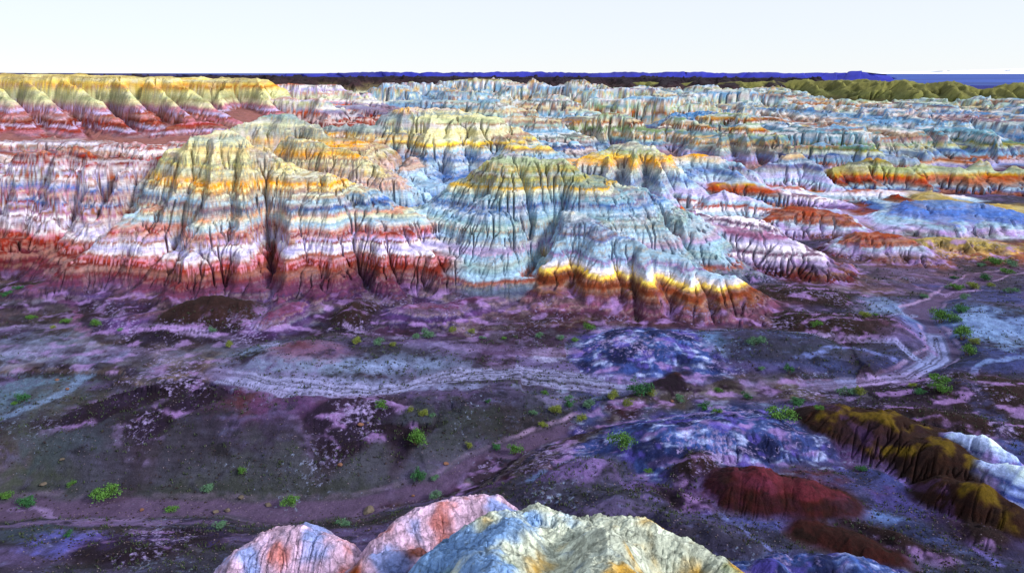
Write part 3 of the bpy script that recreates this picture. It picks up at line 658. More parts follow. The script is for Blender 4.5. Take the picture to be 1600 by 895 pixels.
thin = 0.5 * perlin(zs * 1.9, XF * .01) + .5 * perlin(zs * 4.3 + 7, XF * .02 + 3)
for n, i in PI.items():
    w = W[i]
    m = w > .004
    if not m.any(): continue
    a, c = PAL[n]
    z_ = zs[m] + (1.2 * big[m] if YF[m].mean() > 300 else .5 * big[m])
    zi = np.clip((z_ + 12) / 60 * 6000, 0, 5999).astype(int)
    for ch in range(3):
        CA[m, ch] += w[m] * LUT[n][ch][zi]
HM = hillmask.ravel()
CA *= (1 + .34 * thin * HM)[:, None]
CA *= (1 + .13 * np.clip(STR, -2, 1.2) * HM)[:, None]
FLR = 1 - HM
def mixc(C, col, f):
    C[:] = C + (lin(col)[None, :] - C) * np.clip(f, 0, 1)[:, None]
def bed(seed, freq, lo, hi):
    return sstep(lo, hi, perlin(zs * freq + seed, XF * .012 + seed) + .25 * n0)
n0 = fbm(XF * .2 + 33, YF * .2, 4)
STRATA = HM * (1 - W[PI['khaki']] - W[PI['plateau']] - W[PI['red_mound']] - W[PI['dark_mound']] - W[PI['ochre_mound']] - W[PI['blue_mound']] - W[PI['cream_rock']] - W[PI['pink_rock']] - .7 * W[PI['cliff']] - W[PI['white_mound']])
up = sstep(6, 12, Z)
STRATA = STRATA * (.35 + .65 * up)
fr = sstep(190, 260, YF)
for cl, sd_, f1, lo, al in [((214, 212, 198), 1.3, 1.3, .12, .6), ((120, 148, 182), 5.3, 1.7, .2, .6), ((196, 146, 78), 9.3, 1.9, .27, .55), ((150, 84, 76), 14.3, 2.3, .3, .55), ((92, 84, 96), 23.1, 3.1, .3, .6), ((226, 222, 226), 31.7, 2.7, .28, .6)]:
    mixc(CA, cl, STRATA * (.62 + .38 * fr) * ((1 - fr) * bed(sd_, f1, lo, lo + .1) + fr * bed(sd_ + 3, f1 * .36, lo, lo + .12)) * al)
mixc(CA, (196, 190, 204), STRATA * sstep(.05, .4, n0) * .28)
mixc(CA, (150, 160, 150), STRATA * up * sstep(.05, .4, -n0) * .3)
# second colour and how much of it shows through, for the crust and scree speckle
CB = np.tile(lin((170, 168, 200)), (N, 1))
COV = .02 + .26 * mid
def mixc(C, col, f):
    C[:] = C + (lin(col)[None, :] - C) * np.clip(f, 0, 1)[:, None]
n1 = fbm(XF * .06 + 11, YF * .16, 4); n2 = fbm(XF * .05 + 31, YF * .12 + 5, 4); n3 = fbm(XF * .3, YF * .3 + 50, 4)
n4 = fbm(XF * .5 + 20 + .3 * YF, YF * 1.1 + 90, 5, .65)
mixc(CA, (58, 46, 50), FLR * sstep(.0, .3, n1) * .8)
mixc(CA, (112, 84, 128), FLR * sstep(.0, .35, n2) * .7)
mixc(CA, (120, 96, 136), FLR * sstep(.2, .45, -n1) * .6)
mixc(CA, (66, 60, 72), FLR * sstep(.1, .4, -n2) * .7)
mixc(CA, (70, 74, 130), FLR * sstep(20, 60, XF + .2 * (90 - YF)) * (YF < 130) * sstep(-.2, .3, n2 + .5 * n1) * .75)
mixc(CA, (26, 24, 34), FLR * sstep(.18, .36, n3 + .4 * n4) * .6)
mixc(CA, (40, 34, 40), FLR * sstep(.12, .3, n4) * .55)
mixc(CA, (150, 140, 190), FLR * sstep(.1, .6, -n4) * .4)
# hand placed ground patches: (photo x, y, half width, half depth in px on the ground, tilt in metres, colour, strength)
def patch(px, py, rx, ry, colour, s, z=0, rot=0, soft=.5, b=None, cov=None):
    x0, y0 = gnd(px, py, z)
    x1, _ = gnd(px + rx, py, z); _, ya = gnd(px, py - ry, z); _, yb = gnd(px, py + ry, z)
    a = x1 - x0; bb = (ya - yb) / 2
    m = (np.abs(XF - x0) < 2.2 * (a + bb)) & (np.abs(YF - y0) < 2.2 * (a + bb))
    idx = np.nonzero(m)[0]
    dx, dy = XF[idx] - x0, YF[idx] - y0
    c, s_ = math.cos(math.radians(rot)), math.sin(math.radians(rot))
    u, v = (dx * c + dy * s_) / a, (-dx * s_ + dy * c) / bb
    r = np.sqrt(u * u + v * v) + 1.0 * n3[idx] + .45 * fine[idx] + .4 * n4[idx]
    f = (1 - sstep(1 - soft, 1 + soft * .6, r)) * s
    f = f * (.08 + .92 * FLR[idx]) * (.55 + .45 * sstep(-.25, .1, n4[idx]))
    C = CA[idx]; mixc(C, colour, f); CA[idx] = C
    if b is not None:
        C = CB[idx]; mixc(C, b, f); CB[idx] = C
    if cov is not None:
        COV[idx] = COV[idx] + (cov - COV[idx]) * f
BL = (170, 176, 214); PK = (160, 136, 184); DK = (54, 44, 54); GR = (86, 78, 92); BR = (84, 58, 48); RB = (110, 50, 60)
for a in [(70, 545, 110, 22, BL, .9), (290, 555, 160, 18, BL, .7), (50, 600, 80, 26, (120, 136, 160), .8), (430, 580, 160, 12, (160, 160, 196), .7), (640, 575, 130, 12, (168, 170, 214), .8),
          (880, 565, 120, 12, (136, 110, 160), .7), (740, 545, 120, 10, PK, .6), (1020, 590, 260, 10, (70, 54, 60), .7), (1330, 590, 160, 10, (96, 70, 90), .6), (480, 560, 60, 14, (150, 100, 130), .8), (465, 555, 26, 10, RB, .7),
          (620, 560, 70, 10, (66, 60, 76), .6), (120, 500, 130, 8, BR, .8), (300, 545, 100, 6, (70, 50, 44), .7), (60, 505, 60, 10, BR, .6), (1050, 540, 80, 18, (150, 170, 220), .7), (1180, 545, 60, 18, (60, 48, 60), .7),
          (860, 550, 30, 10, (200, 180, 220), .8), (1270, 455, 100, 7, (214, 196, 222), .95), (1370, 480, 50, 20, BL, .7), (1500, 500, 90, 30, (110, 120, 170), .6), (1560, 520, 60, 30, BL, .8), (1400, 520, 60, 20, PK, .7), (1330, 520, 50, 16, DK, .6),
          (1500, 570, 80, 16, (50, 46, 66), .8), (1560, 620, 60, 20, (60, 60, 90), .7), (1440, 640, 60, 12, PK, .9), (1260, 650, 60, 24, PK, .7), (1300, 700, 70, 24, (120, 110, 170), .7), (1480, 470, 60, 14, (90, 76, 100), .5),
          (1420, 425, 90, 10, (150, 116, 150), .6), (1560, 440, 60, 12, (80, 66, 84), .6), (1570, 250, 60, 14, (110, 70, 80), .9), (760, 470, 60, 12, (120, 110, 150), .5)]:
    patch(*a)
for a in [(200, 650, 200, 40, (70, 58, 80), .6), (120, 640, 90, 22, (80, 70, 60), .7), (330, 630, 90, 30, (90, 56, 110), .8), (390, 650, 60, 22, RB, .6), (300, 670, 80, 30, DK, .7), (480, 650, 90, 26, (120, 70, 120), .6), (450, 630, 60, 16, PK, .6),
          (480, 690, 90, 22, DK, .7), (620, 680, 90, 26, (70, 70, 84), .6), (560, 660, 40, 12, (150, 110, 130), .6), (700, 620, 90, 24, (66, 56, 70), .7), (200, 730, 220, 34, GR, .75), (480, 740, 200, 34, GR, .7), (650, 700, 120, 30, GR, .65), (240, 700, 60, 26, (110, 100, 110), .5),
          (900, 640, 100, 14, (66, 66, 70), .6), (420, 700, 90, 20, (60, 46, 60), .6), (870, 700, 60, 18, BR, .5), (940, 740, 70, 24, (130, 130, 180), .7), (900, 770, 70, 26, (150, 110, 170), .8), (990, 760, 60, 14, DK, .7), (760, 750, 60, 16, (120, 80, 130), .7),
          (1000, 720, 60, 20, (110, 110, 170), .6), (870, 640, 40, 10, PK, .5), (20, 700, 60, 30, (86, 76, 50), .6)]:
    patch(*a[:6], z=-3, *a[6:])
for a in [(200, 805, 130, 12, (150, 116, 160), .8), (60, 810, 90, 12, (150, 116, 160), .6), (450, 805, 150, 12, (100, 72, 96), .8), (60, 850, 90, 26, (76, 84, 100), .7), (250, 860, 100, 22, (116, 100, 170), .8), (180, 850, 70, 14, (140, 120, 180), .7), (320, 850, 60, 20, (34, 34, 40), .8),
          (1080, 830, 90, 30, (160, 120, 190), .9), (1180, 870, 80, 20, (120, 110, 180), .7), (1400, 780, 110, 34, (84, 84, 150), .7), (1340, 760, 80, 20, (140, 110, 180), .7), (1420, 850, 90, 26, (100, 76, 140), .7), (1230, 770, 110, 44, (104, 42, 38), .9), (1330, 870, 60, 16, (150, 160, 220), .8)]:
    patch(*a[:6], z=-4.5, *a[6:])
for a in [(150, 735, 200, 40, (84, 76, 90),   .7, -4), (420, 745, 200, 40, (86, 80, 86),   .7, -4), (620, 720, 130, 36, (86, 78, 90), .7, -4), (300, 765, 160, 16, (60, 58, 50), .7, -5.5), (540, 770, 120, 16, (62, 60, 54), .7, -5), (700, 660, 80, 20, (60, 60, 60), .7, -2),
          (60, 740, 60, 26, (70, 72, 50), .6, -5), (110, 790, 60, 8, (40, 46, 40), .6, -6), (230, 690, 120, 26, (62, 50, 64), .8, -2.5), (100, 680, 90, 20, (80, 84, 96), .6, -2.5)]:
    patch(*a[:6], z=a[6])
patch(170, 865, 110, 26, (120, 108, 196), .9, z=-4); patch(250, 850, 60, 10, (150, 140, 210), .8, z=-4); patch(560, 600, 200, 8, (190, 180, 230), .6); patch(60, 560, 90, 16, (190, 196, 230), .8)
# the wash bed, the track on the bench and the little trails
fw = (1 - sstep(1.2, 2.3, dW)) * FLR
mixc(CA, (112, 82, 112), fw * .85)
mixc(CA, (196, 152, 190), ((1 - sstep(.1, .45, np.abs(dW - 2.3))) * FLR * (.25 + .75 * sstep(-5, 5, XF)) * sstep(-.2, .3, n3 + .1)) * .8)
TRACKS = [([(-150, 545), (0, 550), (120, 548), (230, 552), (330, 580), (420, 598), (520, 606), (620, 602), (720, 580), (800, 572), (900, 578), (1000, 590), (1150, 594), (1300, 592), (1420, 580), (1470, 552), (1462, 520)], 1.5), ([(-150, 575), (0, 572), (110, 560), (240, 562), (340, 592), (440, 612), (560, 612), (680, 592), (780, 583), (900, 590), (1050, 604), (1200, 603)], .7),
          ([(-150, 520), (60, 512), (180, 520), (330, 530), (430, 548)], 1.0), ([(540, 520), (640, 535), (700, 522), (800, 520)], .5), ([(1430, 488), (1370, 500), (1290, 495), (1180, 470)], .6),
          ([(930, 520), (990, 505), (1100, 515), (1250, 530), (1400, 540), (1450, 560)], .8)]
TRK = np.full(N, 99.0)
for pts, wd in TRACKS:
    q = [(*gnd(a, b, 0), 0) for a, b in pts]
    m = near
    d, _ = seg_eval(q, XF[m] + .0, YF[m] + .5 * n3[m])
    TRK[m] = np.minimum(TRK[m], d / wd)
ruts = .5 + .5 * np.sin(TRK * 9 + 1.5 * n2)
ft = (1 - sstep(.7, 1.2, TRK)) * np.clip(FLR + W[PI['dark_mound']] + .6 * W[PI['blue_mound']], 0, 1)
mixc(CA, (184, 168, 212), ft * (.6 + .2 * sstep(-.3, .25, n2 + .25 * ruts + .5 * n3)))
mixc(CA, (56, 44, 60), ft * .65 * sstep(.7, .9, ruts))
Z -= ft * (.05 + .08 * ruts)
for pts, wd, z_, col in [([(1255, 640), (1275, 660), (1310, 700), (1370, 745), (1430, 790), (1480, 840), (1540, 900)], .55, -1.5, (160, 130, 200)), ([(1000, 730), (1030, 755), (1090, 790), (1150, 830), (1220, 880)], .4, -2, (150, 140, 200)),
                     ([(820, 760), (870, 735), (930, 712), (975, 700)], .5, -2.5, (150, 160, 214)), ([(0, 795), (60, 800), (130, 812), (200, 822)], .5, -6, (180, 140, 190)), 
                     ([(-20, 640), (60, 615), (130, 585), (200, 560)], .9, -.5, (150, 160, 200)), 
                     ([(40, 470), (110, 492), (130, 505), (150, 530)], .9, 0, (190, 140, 190)), ([(1230, 560), (1330, 545), (1400, 560)], .5, 0, (160, 150, 210)), ([(1300, 500), (1360, 520), (1450, 530), (1470, 548)], .6, 0, (176, 130, 180)),
                     ([(1480, 590), (1540, 580), (1620, 560)], .6, 0, (170, 170, 220)), ([(1470, 600), (1520, 630), (1600, 700)], 1.6, 0, (120, 140, 214)), ([(1430, 450), (1480, 462), (1540, 452)], .7, 0, (190, 150, 200))]:
    q = [(*gnd(a, b, z_), 0) for a, b in pts]
    d, _ = seg_eval(q, XF[near] + 1.0 * n3[near] + 4 * WARPX[near], YF[near] + 1.4 * n3[near] + 5 * WARPY[near])
    f_ = np.zeros(N); f_[near] = (1 - sstep(.6, 1.3, d / wd)) * sstep(-.35, .05, n4[near])
    mixc(CA, col, f_ * .6 * np.clip(FLR + .3, 0, 1))
mixc(CA, (176, 112, 104), FLR * sstep(9, 12, Z) * (YF < 420) * .85)
# crust on the hills: specks in a darker tone of the rock, dark scree plants on the far cliff gullies
HB = HM > .5
CBH = CA * np.array([.42, .46, .54])
CB = np.where(HB[:, None], CBH, CB)
COV = np.where(HB, .10 + .14 * mid, COV)
iscliff = W[PI['cliff']]
CB = np.where((iscliff > .5)[:, None], lin((110, 100, 72))[None, :], CB)
dg = perlin((XF * .68 + YF * .74) * .055, (XF * .74 - YF * .68) * .011) + .35 * n0
COV = np.where(iscliff > .5, .04 + .10 * sstep(.05, .4, dg + .3 * fine) * sstep(16, 26, Z) + .1 * sstep(34, 38, Z), COV)
k0 = fbm(XF * .25 + 70, YF * .4, 4)
# talus: dark purple-brown with white specks near the feet
tal = sstep(4.6, 1.6, Z + 1.6 * mid) * HM * (YF < 175) * (1 - W[PI['red_mound']] - W[PI['ochre_mound']] - W[PI['cream_rock']] - W[PI['pink_rock']])
CB = CB + (lin((176, 164, 204))[None, :] - CB) * (tal * .9)[:, None]
COV = COV + (.12 + .3 * mid - COV) * tal
mixc(CA, (52, 38, 46), tal * sstep(-.05, .25, n3 + .3 * n1) * .5); mixc(CA, (176, 150, 200), tal * sstep(.1, .35, k0) * .7)
# rusty streaks and gold stains on the near knolls
pr_ = W[PI['pink_rock']]; cr_ = W[PI['cream_rock']]
k1 = fbm(XF * .35 + 3, YF * .35, 4); k2 = fbm(XF * .22, YF * .22 + 30, 4)
mixc(CA, (196, 124, 104), pr_ * sstep(.08, .45, k1) * .65); mixc(CA, (160, 92, 44), pr_ * sstep(.0, .3, k2) * sstep(33.5, 31, YF))
mixc(CA, (150, 176, 226), pr_ * sstep(.0, .35, -k1) * .7)
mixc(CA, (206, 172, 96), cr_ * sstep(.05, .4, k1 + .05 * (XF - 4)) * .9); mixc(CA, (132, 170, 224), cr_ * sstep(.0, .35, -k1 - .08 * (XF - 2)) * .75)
mixc(CA, (110, 130, 40), cr_ * sstep(.28, .4, k2) * .4)
om = W[PI['ochre_mound']]
mixc(CA, (128, 112, 26), om * sstep(.16, .45, k1 + .2 * (Z - 1.7)) * .8)
bm = W[PI['blue_mound']]
mixc(CA, (196, 204, 240), bm * sstep(.02, .5, .7 * k1 + .8 * n4) * .9); mixc(CA, (34, 40, 84), bm * sstep(.02, .25, k2) * .8); mixc(CA, (120, 110, 190), bm * sstep(.1, .3, n3) * .6)
mixc(CA, (34, 44, 130), sstep(1500, 1900, YF) * .95)  # blue of distance put into the ground colour far out
CA *= (.80 + .20 * HM)[:, None]; CB *= (.8 + .2 * HM)[:, None]
GAIN = 0.84
pw = (1.04 + .46 * HM)[:, None]
CA = .62 * (np.maximum(CA, 1e-4) / .62) ** pw; CB = .62 * (np.maximum(CB, 1e-4) / .62) ** pw
for C_ in (CA, CB):
    lum = C_ @ np.array([.25, .6, .15])
    C_[:] = np.maximum(lum[:, None] + (C_ - lum[:, None]) * 1.06, .004)
tint = FLR * (1 - .4 * sstep(95, 130, YF))
rt = sstep(0, 40, XF)
for C_ in (CA, CB):
    C_[:, 0] *= 1 - tint * (.24 + .12 * rt) - .04 * HM; C_[:, 1] *= 1 - tint * .01; C_[:, 2] *= 1 + tint * (.10 + .12 * rt)
CA = np.clip(CA * GAIN, 0, .9); CB = np.clip(CB * GAIN, 0, .9)
COV = np.clip(COV, 0, 1)
print('colours', round(time.time() - T0, 1))

# ------------------------------------------------------------------ materials
def new_mat(name):
    m = bpy.data.materials.new(name); m.use_nodes = True
    nt = m.node_tree
    return m, nt, nt.nodes['Principled BSDF']
def ground_material(name, speck, bump_, bscale, grain=.24, crack=0):
    m, nt, bs = new_mat(name)
    nd, lk = nt.nodes, nt.links
    def n(t, **kw):
        x = nd.new(t)
        for k, v in kw.items(): setattr(x, k, v)
        return x
    geo_ = n('ShaderNodeNewGeometry')
    a = n('ShaderNodeAttribute', attribute_name='rock_colour')
    b = n('ShaderNodeAttribute', attribute_name='crust_colour')
    n1_ = n('ShaderNodeTexNoise'); n1_.inputs['Scale'].default_value = speck; n1_.inputs['Detail'].default_value = 5; n1_.inputs['Roughness'].default_value = .68
    lk.new(geo_.outputs['Position'], n1_.inputs['Vector'])
    # coverage = alpha of crust colour
    add = n('ShaderNodeMath', operation='ADD'); lk.new(n1_.outputs['Fac'], add.inputs[0]); lk.new(b.outputs['Alpha'], add.inputs[1])
    mr = n('ShaderNodeMapRange'); mr.inputs['From Min'].default_value = .70; mr.inputs['From Max'].default_value = .86
    lk.new(add.outputs[0], mr.inputs['Value'])
    mx = n('ShaderNodeMix', data_type='RGBA'); lk.new(mr.outputs[0], mx.inputs['Factor']); lk.new(a.outputs['Color'], mx.inputs[6]); lk.new(b.outputs['Color'], mx.inputs[7])
    # grain: finer layers stretched along the beds
    mp = n('ShaderNodeMapping'); mp.inputs['Scale'].default_value = (.35, .35, 3.2)
    lk.new(geo_.outputs['Position'], mp.inputs['Vector'])
    n2_ = n('ShaderNodeTexNoise'); n2_.inputs['Scale'].default_value = 1.3; n2_.inputs['Detail'].default_value = 3; n2_.inputs['Roughness'].default_value = .6
    lk.new(mp.outputs[0], n2_.inputs['Vector'])
    mr2 = n('ShaderNodeMapRange'); mr2.inputs['From Min'].default_value = .3; mr2.inputs['From Max'].default_value = .7; mr2.inputs['To Min'].default_value = .78; mr2.inputs['To Max'].default_value = 1.2
    lk.new(n2_.outputs['Fac'], mr2.inputs['Value'])
    n3_ = n('ShaderNodeTexNoise'); n3_.inputs['Scale'].default_value = 5.5; n3_.inputs['Detail'].default_value = 4; n3_.inputs['Roughness'].default_value = .75
    lk.new(geo_.outputs['Position'], n3_.inputs['Vector'])
    mr3 = n('ShaderNodeMapRange'); mr3.inputs['From Min'].default_value = .3; mr3.inputs['From Max'].default_value = .7; mr3.inputs['To Min'].default_value = 1 - grain; mr3.inputs['To Max'].default_value = 1 + grain
    lk.new(n3_.outputs['Fac'], mr3.inputs['Value'])
    mu = n('ShaderNodeMath', operation='MULTIPLY'); lk.new(mr2.outputs[0], mu.inputs[0]); lk.new(mr3.outputs[0], mu.inputs[1])
    hs = n('ShaderNodeVectorMath', operation='SCALE'); lk.new(mx.outputs[2], hs.inputs[0]); lk.new(mu.outputs[0], hs.inputs['Scale'])
    lk.new(hs.outputs[0], bs.inputs['Base Color'])
    bs.inputs['Roughness'].default_value = .95
    bs.inputs['Specular IOR Level'].default_value = .15
    bn = n('ShaderNodeTexNoise'); bn.inputs['Scale'].default_value = bscale; bn.inputs['Detail'].default_value = 8; bn.inputs['Roughness'].default_value = .72
    lk.new(geo_.outputs['Position'], bn.inputs['Vector'])
    bp = n('ShaderNodeBump'); bp.inputs['Strength'].default_value = 1.0; bp.inputs['Distance'].default_value = bump_
    hsrc = bn.outputs['Fac']
    if crack:
        vm = n('ShaderNodeVectorMath', operation='MULTIPLY_ADD'); vm.inputs[1].default_value = (.9, .9, .9); lk.new(n1_.outputs['Color'], vm.inputs[0]); lk.new(geo_.outputs['Position'], vm.inputs[2])
        vo = n('ShaderNodeTexVoronoi', feature='DISTANCE_TO_EDGE'); vo.inputs['Scale'].default_value = crack; lk.new(vm.outputs[0], vo.inputs['Vector'])
        mc = n('ShaderNodeMapRange'); mc.inputs['From Max'].default_value = .07; lk.new(vo.outputs['Distance'], mc.inputs['Value'])
        ma = n('ShaderNodeMath', operation='MULTIPLY_ADD'); ma.inputs[1].default_value = .35; lk.new(mc.outputs[0], ma.inputs[0]); lk.new(bn.outputs['Fac'], ma.inputs[2])
        hsrc = ma.outputs[0]
    lk.new(hsrc, bp.inputs['Height']); lk.new(bp.outputs[0], bs.inputs['Normal'])
    return m
M_HILL = ground_material('layered_clay', 1.6, .35, 1.1)
M_FLOOR = ground_material('crusted_earth', 1.9, .30, 1.8, .42)
M_ROCK = ground_material('cracked_clay', 3.0, .17, 3.4, .3, 1.1)
M_FAR = ground_material('far_clay', .25, 1.2, .12)
def mat_simple(name, colour, rough=.9, var=.3, scale=6):
    m, nt, bs = new_mat(name)
    nz_ = nt.nodes.new('ShaderNodeTexNoise'); nz_.inputs['Scale'].default_value = scale; nz_.inputs['Detail'].default_value = 4
    g_ = nt.nodes.new('ShaderNodeNewGeometry'); nt.links.new(g_.outputs['Position'], nz_.inputs['Vector'])
    rp = nt.nodes.new('ShaderNodeValToRGB')
    c = lin(colour)
    rp.color_ramp.elements[0].position = .3; rp.color_ramp.elements[1].position = .7
    rp.color_ramp.elements[0].color = (*(c * (1 - var)), 1); rp.color_ramp.elements[1].color = (*np.clip(c * (1 + var), 0, 1), 1)
    nt.links.new(nz_.outputs['Fac'], rp.inputs[0]); nt.links.new(rp.outputs[0], bs.inputs['Base Color'])
    bs.inputs['Roughness'].default_value = rough
    bs.inputs['Specular IOR Level'].default_value = .2
    return m

# ------------------------------------------------------------------ cut the sheet into its hills, floor, wash and track
Z3 = Z.reshape(shape)
P = np.stack([X, Y, Z3], -1)
du = np.gradient(P, axis=1); dv = np.gradient(P, axis=0)
NRM = np.cross(du, dv); NRM /= np.linalg.norm(NRM, axis=-1, keepdims=True)
NRM = np.where(NRM[..., 2:3] < 0, -NRM, NRM).reshape(-1, 3)
own2 = OWN.copy()
WASH_ID, TRACK_ID, PLAIN_ID = 1001, 1002, 1003
own2[(own2 == 0) & (dW < 2.3)] = WASH_ID
own2[(own2 == 0) & (TRK < 1.0)] = TRACK_ID
own2[(OWN == 0) & (YF > 1500)] = PLAIN_ID
LINq = LIN
q00, q01, q10, q11 = LINq[:-1, :-1].ravel(), LINq[:-1, 1:].ravel(), LINq[1:, :-1].ravel(), LINq[1:, 1:].ravel()
face_own = own2[q00]
quads = np.stack([q00, q01, q11, q10], 1)
def sheet(name, fids, mat, label=None, kind='structure'):
    m = np.isin(face_own, fids)
    qs = quads[m]
    if len(qs) == 0: return None
    used, inv = np.unique(qs.ravel(), return_inverse=True)
    me = bpy.data.meshes.new(name)
    nf = len(qs)
    me.vertices.add(len(used)); me.loops.add(nf * 4); me.polygons.add(nf)
    co = np.stack([XF[used], YF[used], Z[used]], 1).astype(np.float32)
    me.vertices.foreach_set('co', co.ravel())
    me.loops.foreach_set('vertex_index', inv.astype(np.int32).ravel())
    me.polygons.foreach_set('loop_start', np.arange(0, nf * 4, 4, dtype=np.int32))
    me.polygons.foreach_set('use_smooth', np.ones(nf, bool))
    me.update(calc_edges=True)
    for an, arr, al in (('rock_colour', CA, None), ('crust_colour', CB, COV)):
        at_ = me.attributes.new(an, 'FLOAT_COLOR', 'POINT')
        v = np.ones((len(used), 4), np.float32); v[:, :3] = arr[used]
        if al is not None: v[:, 3] = al[used]
        at_.data.foreach_set('color', v.ravel())
    me.normals_split_custom_set_from_vertices(NRM[used].astype(np.float32))
    me.materials.append(mat)
    ob = bpy.data.objects.new(name, me)
    COL.objects.link(ob)
    ob['kind'] = kind
    if label: ob['label'] = label
    return ob
sheet('valley_floor', [0], M_FLOOR, 'purple brown and grey crusted valley floor between the hills')
sheet('dry_wash', [WASH_ID], M_FLOOR, 'pinkish dry stream bed winding across the valley floor')
sheet('dirt_track', [TRACK_ID], M_FLOOR, 'pale rutted vehicle track crossing the valley floor below the hills')
sheet('far_plain', [PLAIN_ID], M_FAR, 'deep blue plain below the horizon')
for i, (nm, lb) in HILLS.items():
    mt = M_HILL
    if 'boulder' in nm: mt = M_ROCK
    if nm in ('plateau', 'khaki_hills', 'badland_hills'): mt = M_FAR
    sheet(nm, [i], mt, lb)
print('sheets', round(time.time() - T0, 1))

# ------------------------------------------------------------------ what lies beyond the sheet: the plain to the horizon, the blue ridge, pale mountains
def mesh_obj(name, verts, faces, mat, parent=None, smooth_=False):
    me = bpy.data.meshes.new(name)
    me.from_pydata([tuple(map(float, v)) for v in verts], [], [tuple(map(int, f)) for f in faces])
    if smooth_: me.polygons.foreach_set('use_smooth', [True] * len(me.polygons))
    me.materials.append(mat); me.update()
    ob = bpy.data.objects.new(name, me); COL.objects.link(ob)
    if parent: ob.parent = parent
    return ob
M_BLUE = mat_simple('ridge_distance_blue', (32, 38, 140), .95, .35, .004)  # blue of distance put into the ridge colour; the air itself is clear
M_PLAIN = mat_simple('plain_distance_blue', (44, 72, 150), .95, .3, .0012)  # distance blue is part of the plain's colour as well
M_PALE = mat_simple('mountain_haze_pale', (225, 232, 250), .95, .05, .0005)  # haze put into the mountain colour as a pale tone
vs_, fs_ = [], []
rad = [2300, 3500, 5500, 9000, 16000, 30000, 60000]
nseg = 120
for r_ in rad:
    for j in range(nseg):
        a = 2 * math.pi * j / nseg
        vs_.append((r_ * math.sin(a), r_ * math.cos(a), -3.0))
for i in range(len(rad) - 1):
    for j in range(nseg):
        k = (j + 1) % nseg
        fs_.append((i * nseg + j, i * nseg + k, (i + 1) * nseg + k, (i + 1) * nseg + j))
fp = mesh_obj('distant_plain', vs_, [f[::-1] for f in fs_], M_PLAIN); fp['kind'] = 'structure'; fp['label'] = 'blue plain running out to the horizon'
# ground behind and beside the camera, so the place does not end at the frame
gv, gf = [], []
rad = [3, 30, 120, 500, 2400]
for r_ in rad:
    for j in range(41):
        a = math.radians(80) + math.radians(200) * j / 40
        gv.append((r_ * math.sin(a), r_ * math.cos(a), -3.2))
for i in range(len(rad) - 1):
    for j in range(40):
        gf.append((i * 41 + j, (i + 1) * 41 + j, (i + 1) * 41 + j + 1, i * 41 + j + 1))
gb = mesh_obj('ground', gv, gf, mat_simple('plain_earth', (96, 80, 90), .95, .4, .05)); gb['kind'] = 'structure'
def ridge_line(name, label, px0, px1, Yd, prof, mat, foot, depth, step=2.0):
    xs = np.arange(px0, px1, step)
    v, f = [], []
    nrow = 7
    for ix, px in enumerate(xs):
        x0, y0, z0 = at(px, prof(px), Yd)
        for k in range(nrow):
            t = k / (nrow - 1)
            off = (t - .35) * depth
            hz = (z0 - foot) * (1 - abs(t - .35) / .65 if t > .35 else t / .35) ** .8
            jx = 30 * n1d(px + 91 * k, .06) if 0 < k < nrow - 1 else 0
            v.append((x0 * (1 + off / Yd), y0 + off + (jx * depth / 200), foot + hz * (1 + .10 * n1d(px + 57 * k, .11) if k != 2 else 1)))
    for i in range(len(xs) - 1):
        for k in range(nrow - 1):
            a = i * nrow + k
            f.append((a, a + nrow, a + nrow + 1, a + 1))
    ob = mesh_obj(name, v, f, mat, smooth_=True); ob['kind'] = 'structure'; ob['label'] = label
    return ob
def n1d(x, s=1.0):
    return float(perlin(np.array([x * s]), np.array([.5 + s]))[0])
def prof_blue(px):
    env = min(1, max(0, (px - 330) / 250)) * min(1, max(0, (1385 - px) / 40)) if px > 1330 else min(1, max(0, (px - 330) / 250))
    return 118 - env * (5.2 + 1.6 * n1d(px, .013) + 1.2 * n1d(px, .05) + .9 * n1d(px, .15)) - (1.6 if 1325 < px < 1372 else 0)
ridge_line('blue_ridge', 'deep blue jagged ridge along the skyline', 240, 1400, 3200, prof_blue, M_BLUE, -4, 700, 1.6)
def prof_left(px): return 113.2 + .5 * n1d(px, .02) + .008 * max(px, 0)
ridge_line('dark_skyline', 'dark blue far edge of the plateau at the left horizon', -260, 420, 2700, prof_left, mat_simple('skyline_distance_blue', (42, 40, 90), .95, .3, .004), -4, 500, 4)  # blue of distance put into the colour of the plateau edge
def prof_pale(px): return 114.6 - 7.5 * min(1, max(0, (px - 1360) / 240)) + .3 * n1d(px, .02)
ridge_line('distant_mountains', 'very faint pale mountains on the right horizon', 1350, 2100, 28000, prof_pale, M_PALE, -3, 4000, 6)

# ------------------------------------------------------------------ finding the ground under a point of the photograph
def drop(px, py):
    t = math.atan2(*[ray(px, py)[i] for i in (0, 1)])
    j = int(np.argmin(np.abs(th - t)))
    xs, ys, zz = X[:, j], Y[:, j], Z3[:, j]
    yc = ys * cP - (zz - CAMZ) * sP
    sy = 447.5 - FPX * (ys * sP + (zz - CAMZ) * cP) / yc
    k = np.nonzero((sy <= py) & (rr > 20))[0]
    k = int(k[0]) if len(k) else NR - 2
    return float(xs[k]), float(ys[k]), float(zz[k])

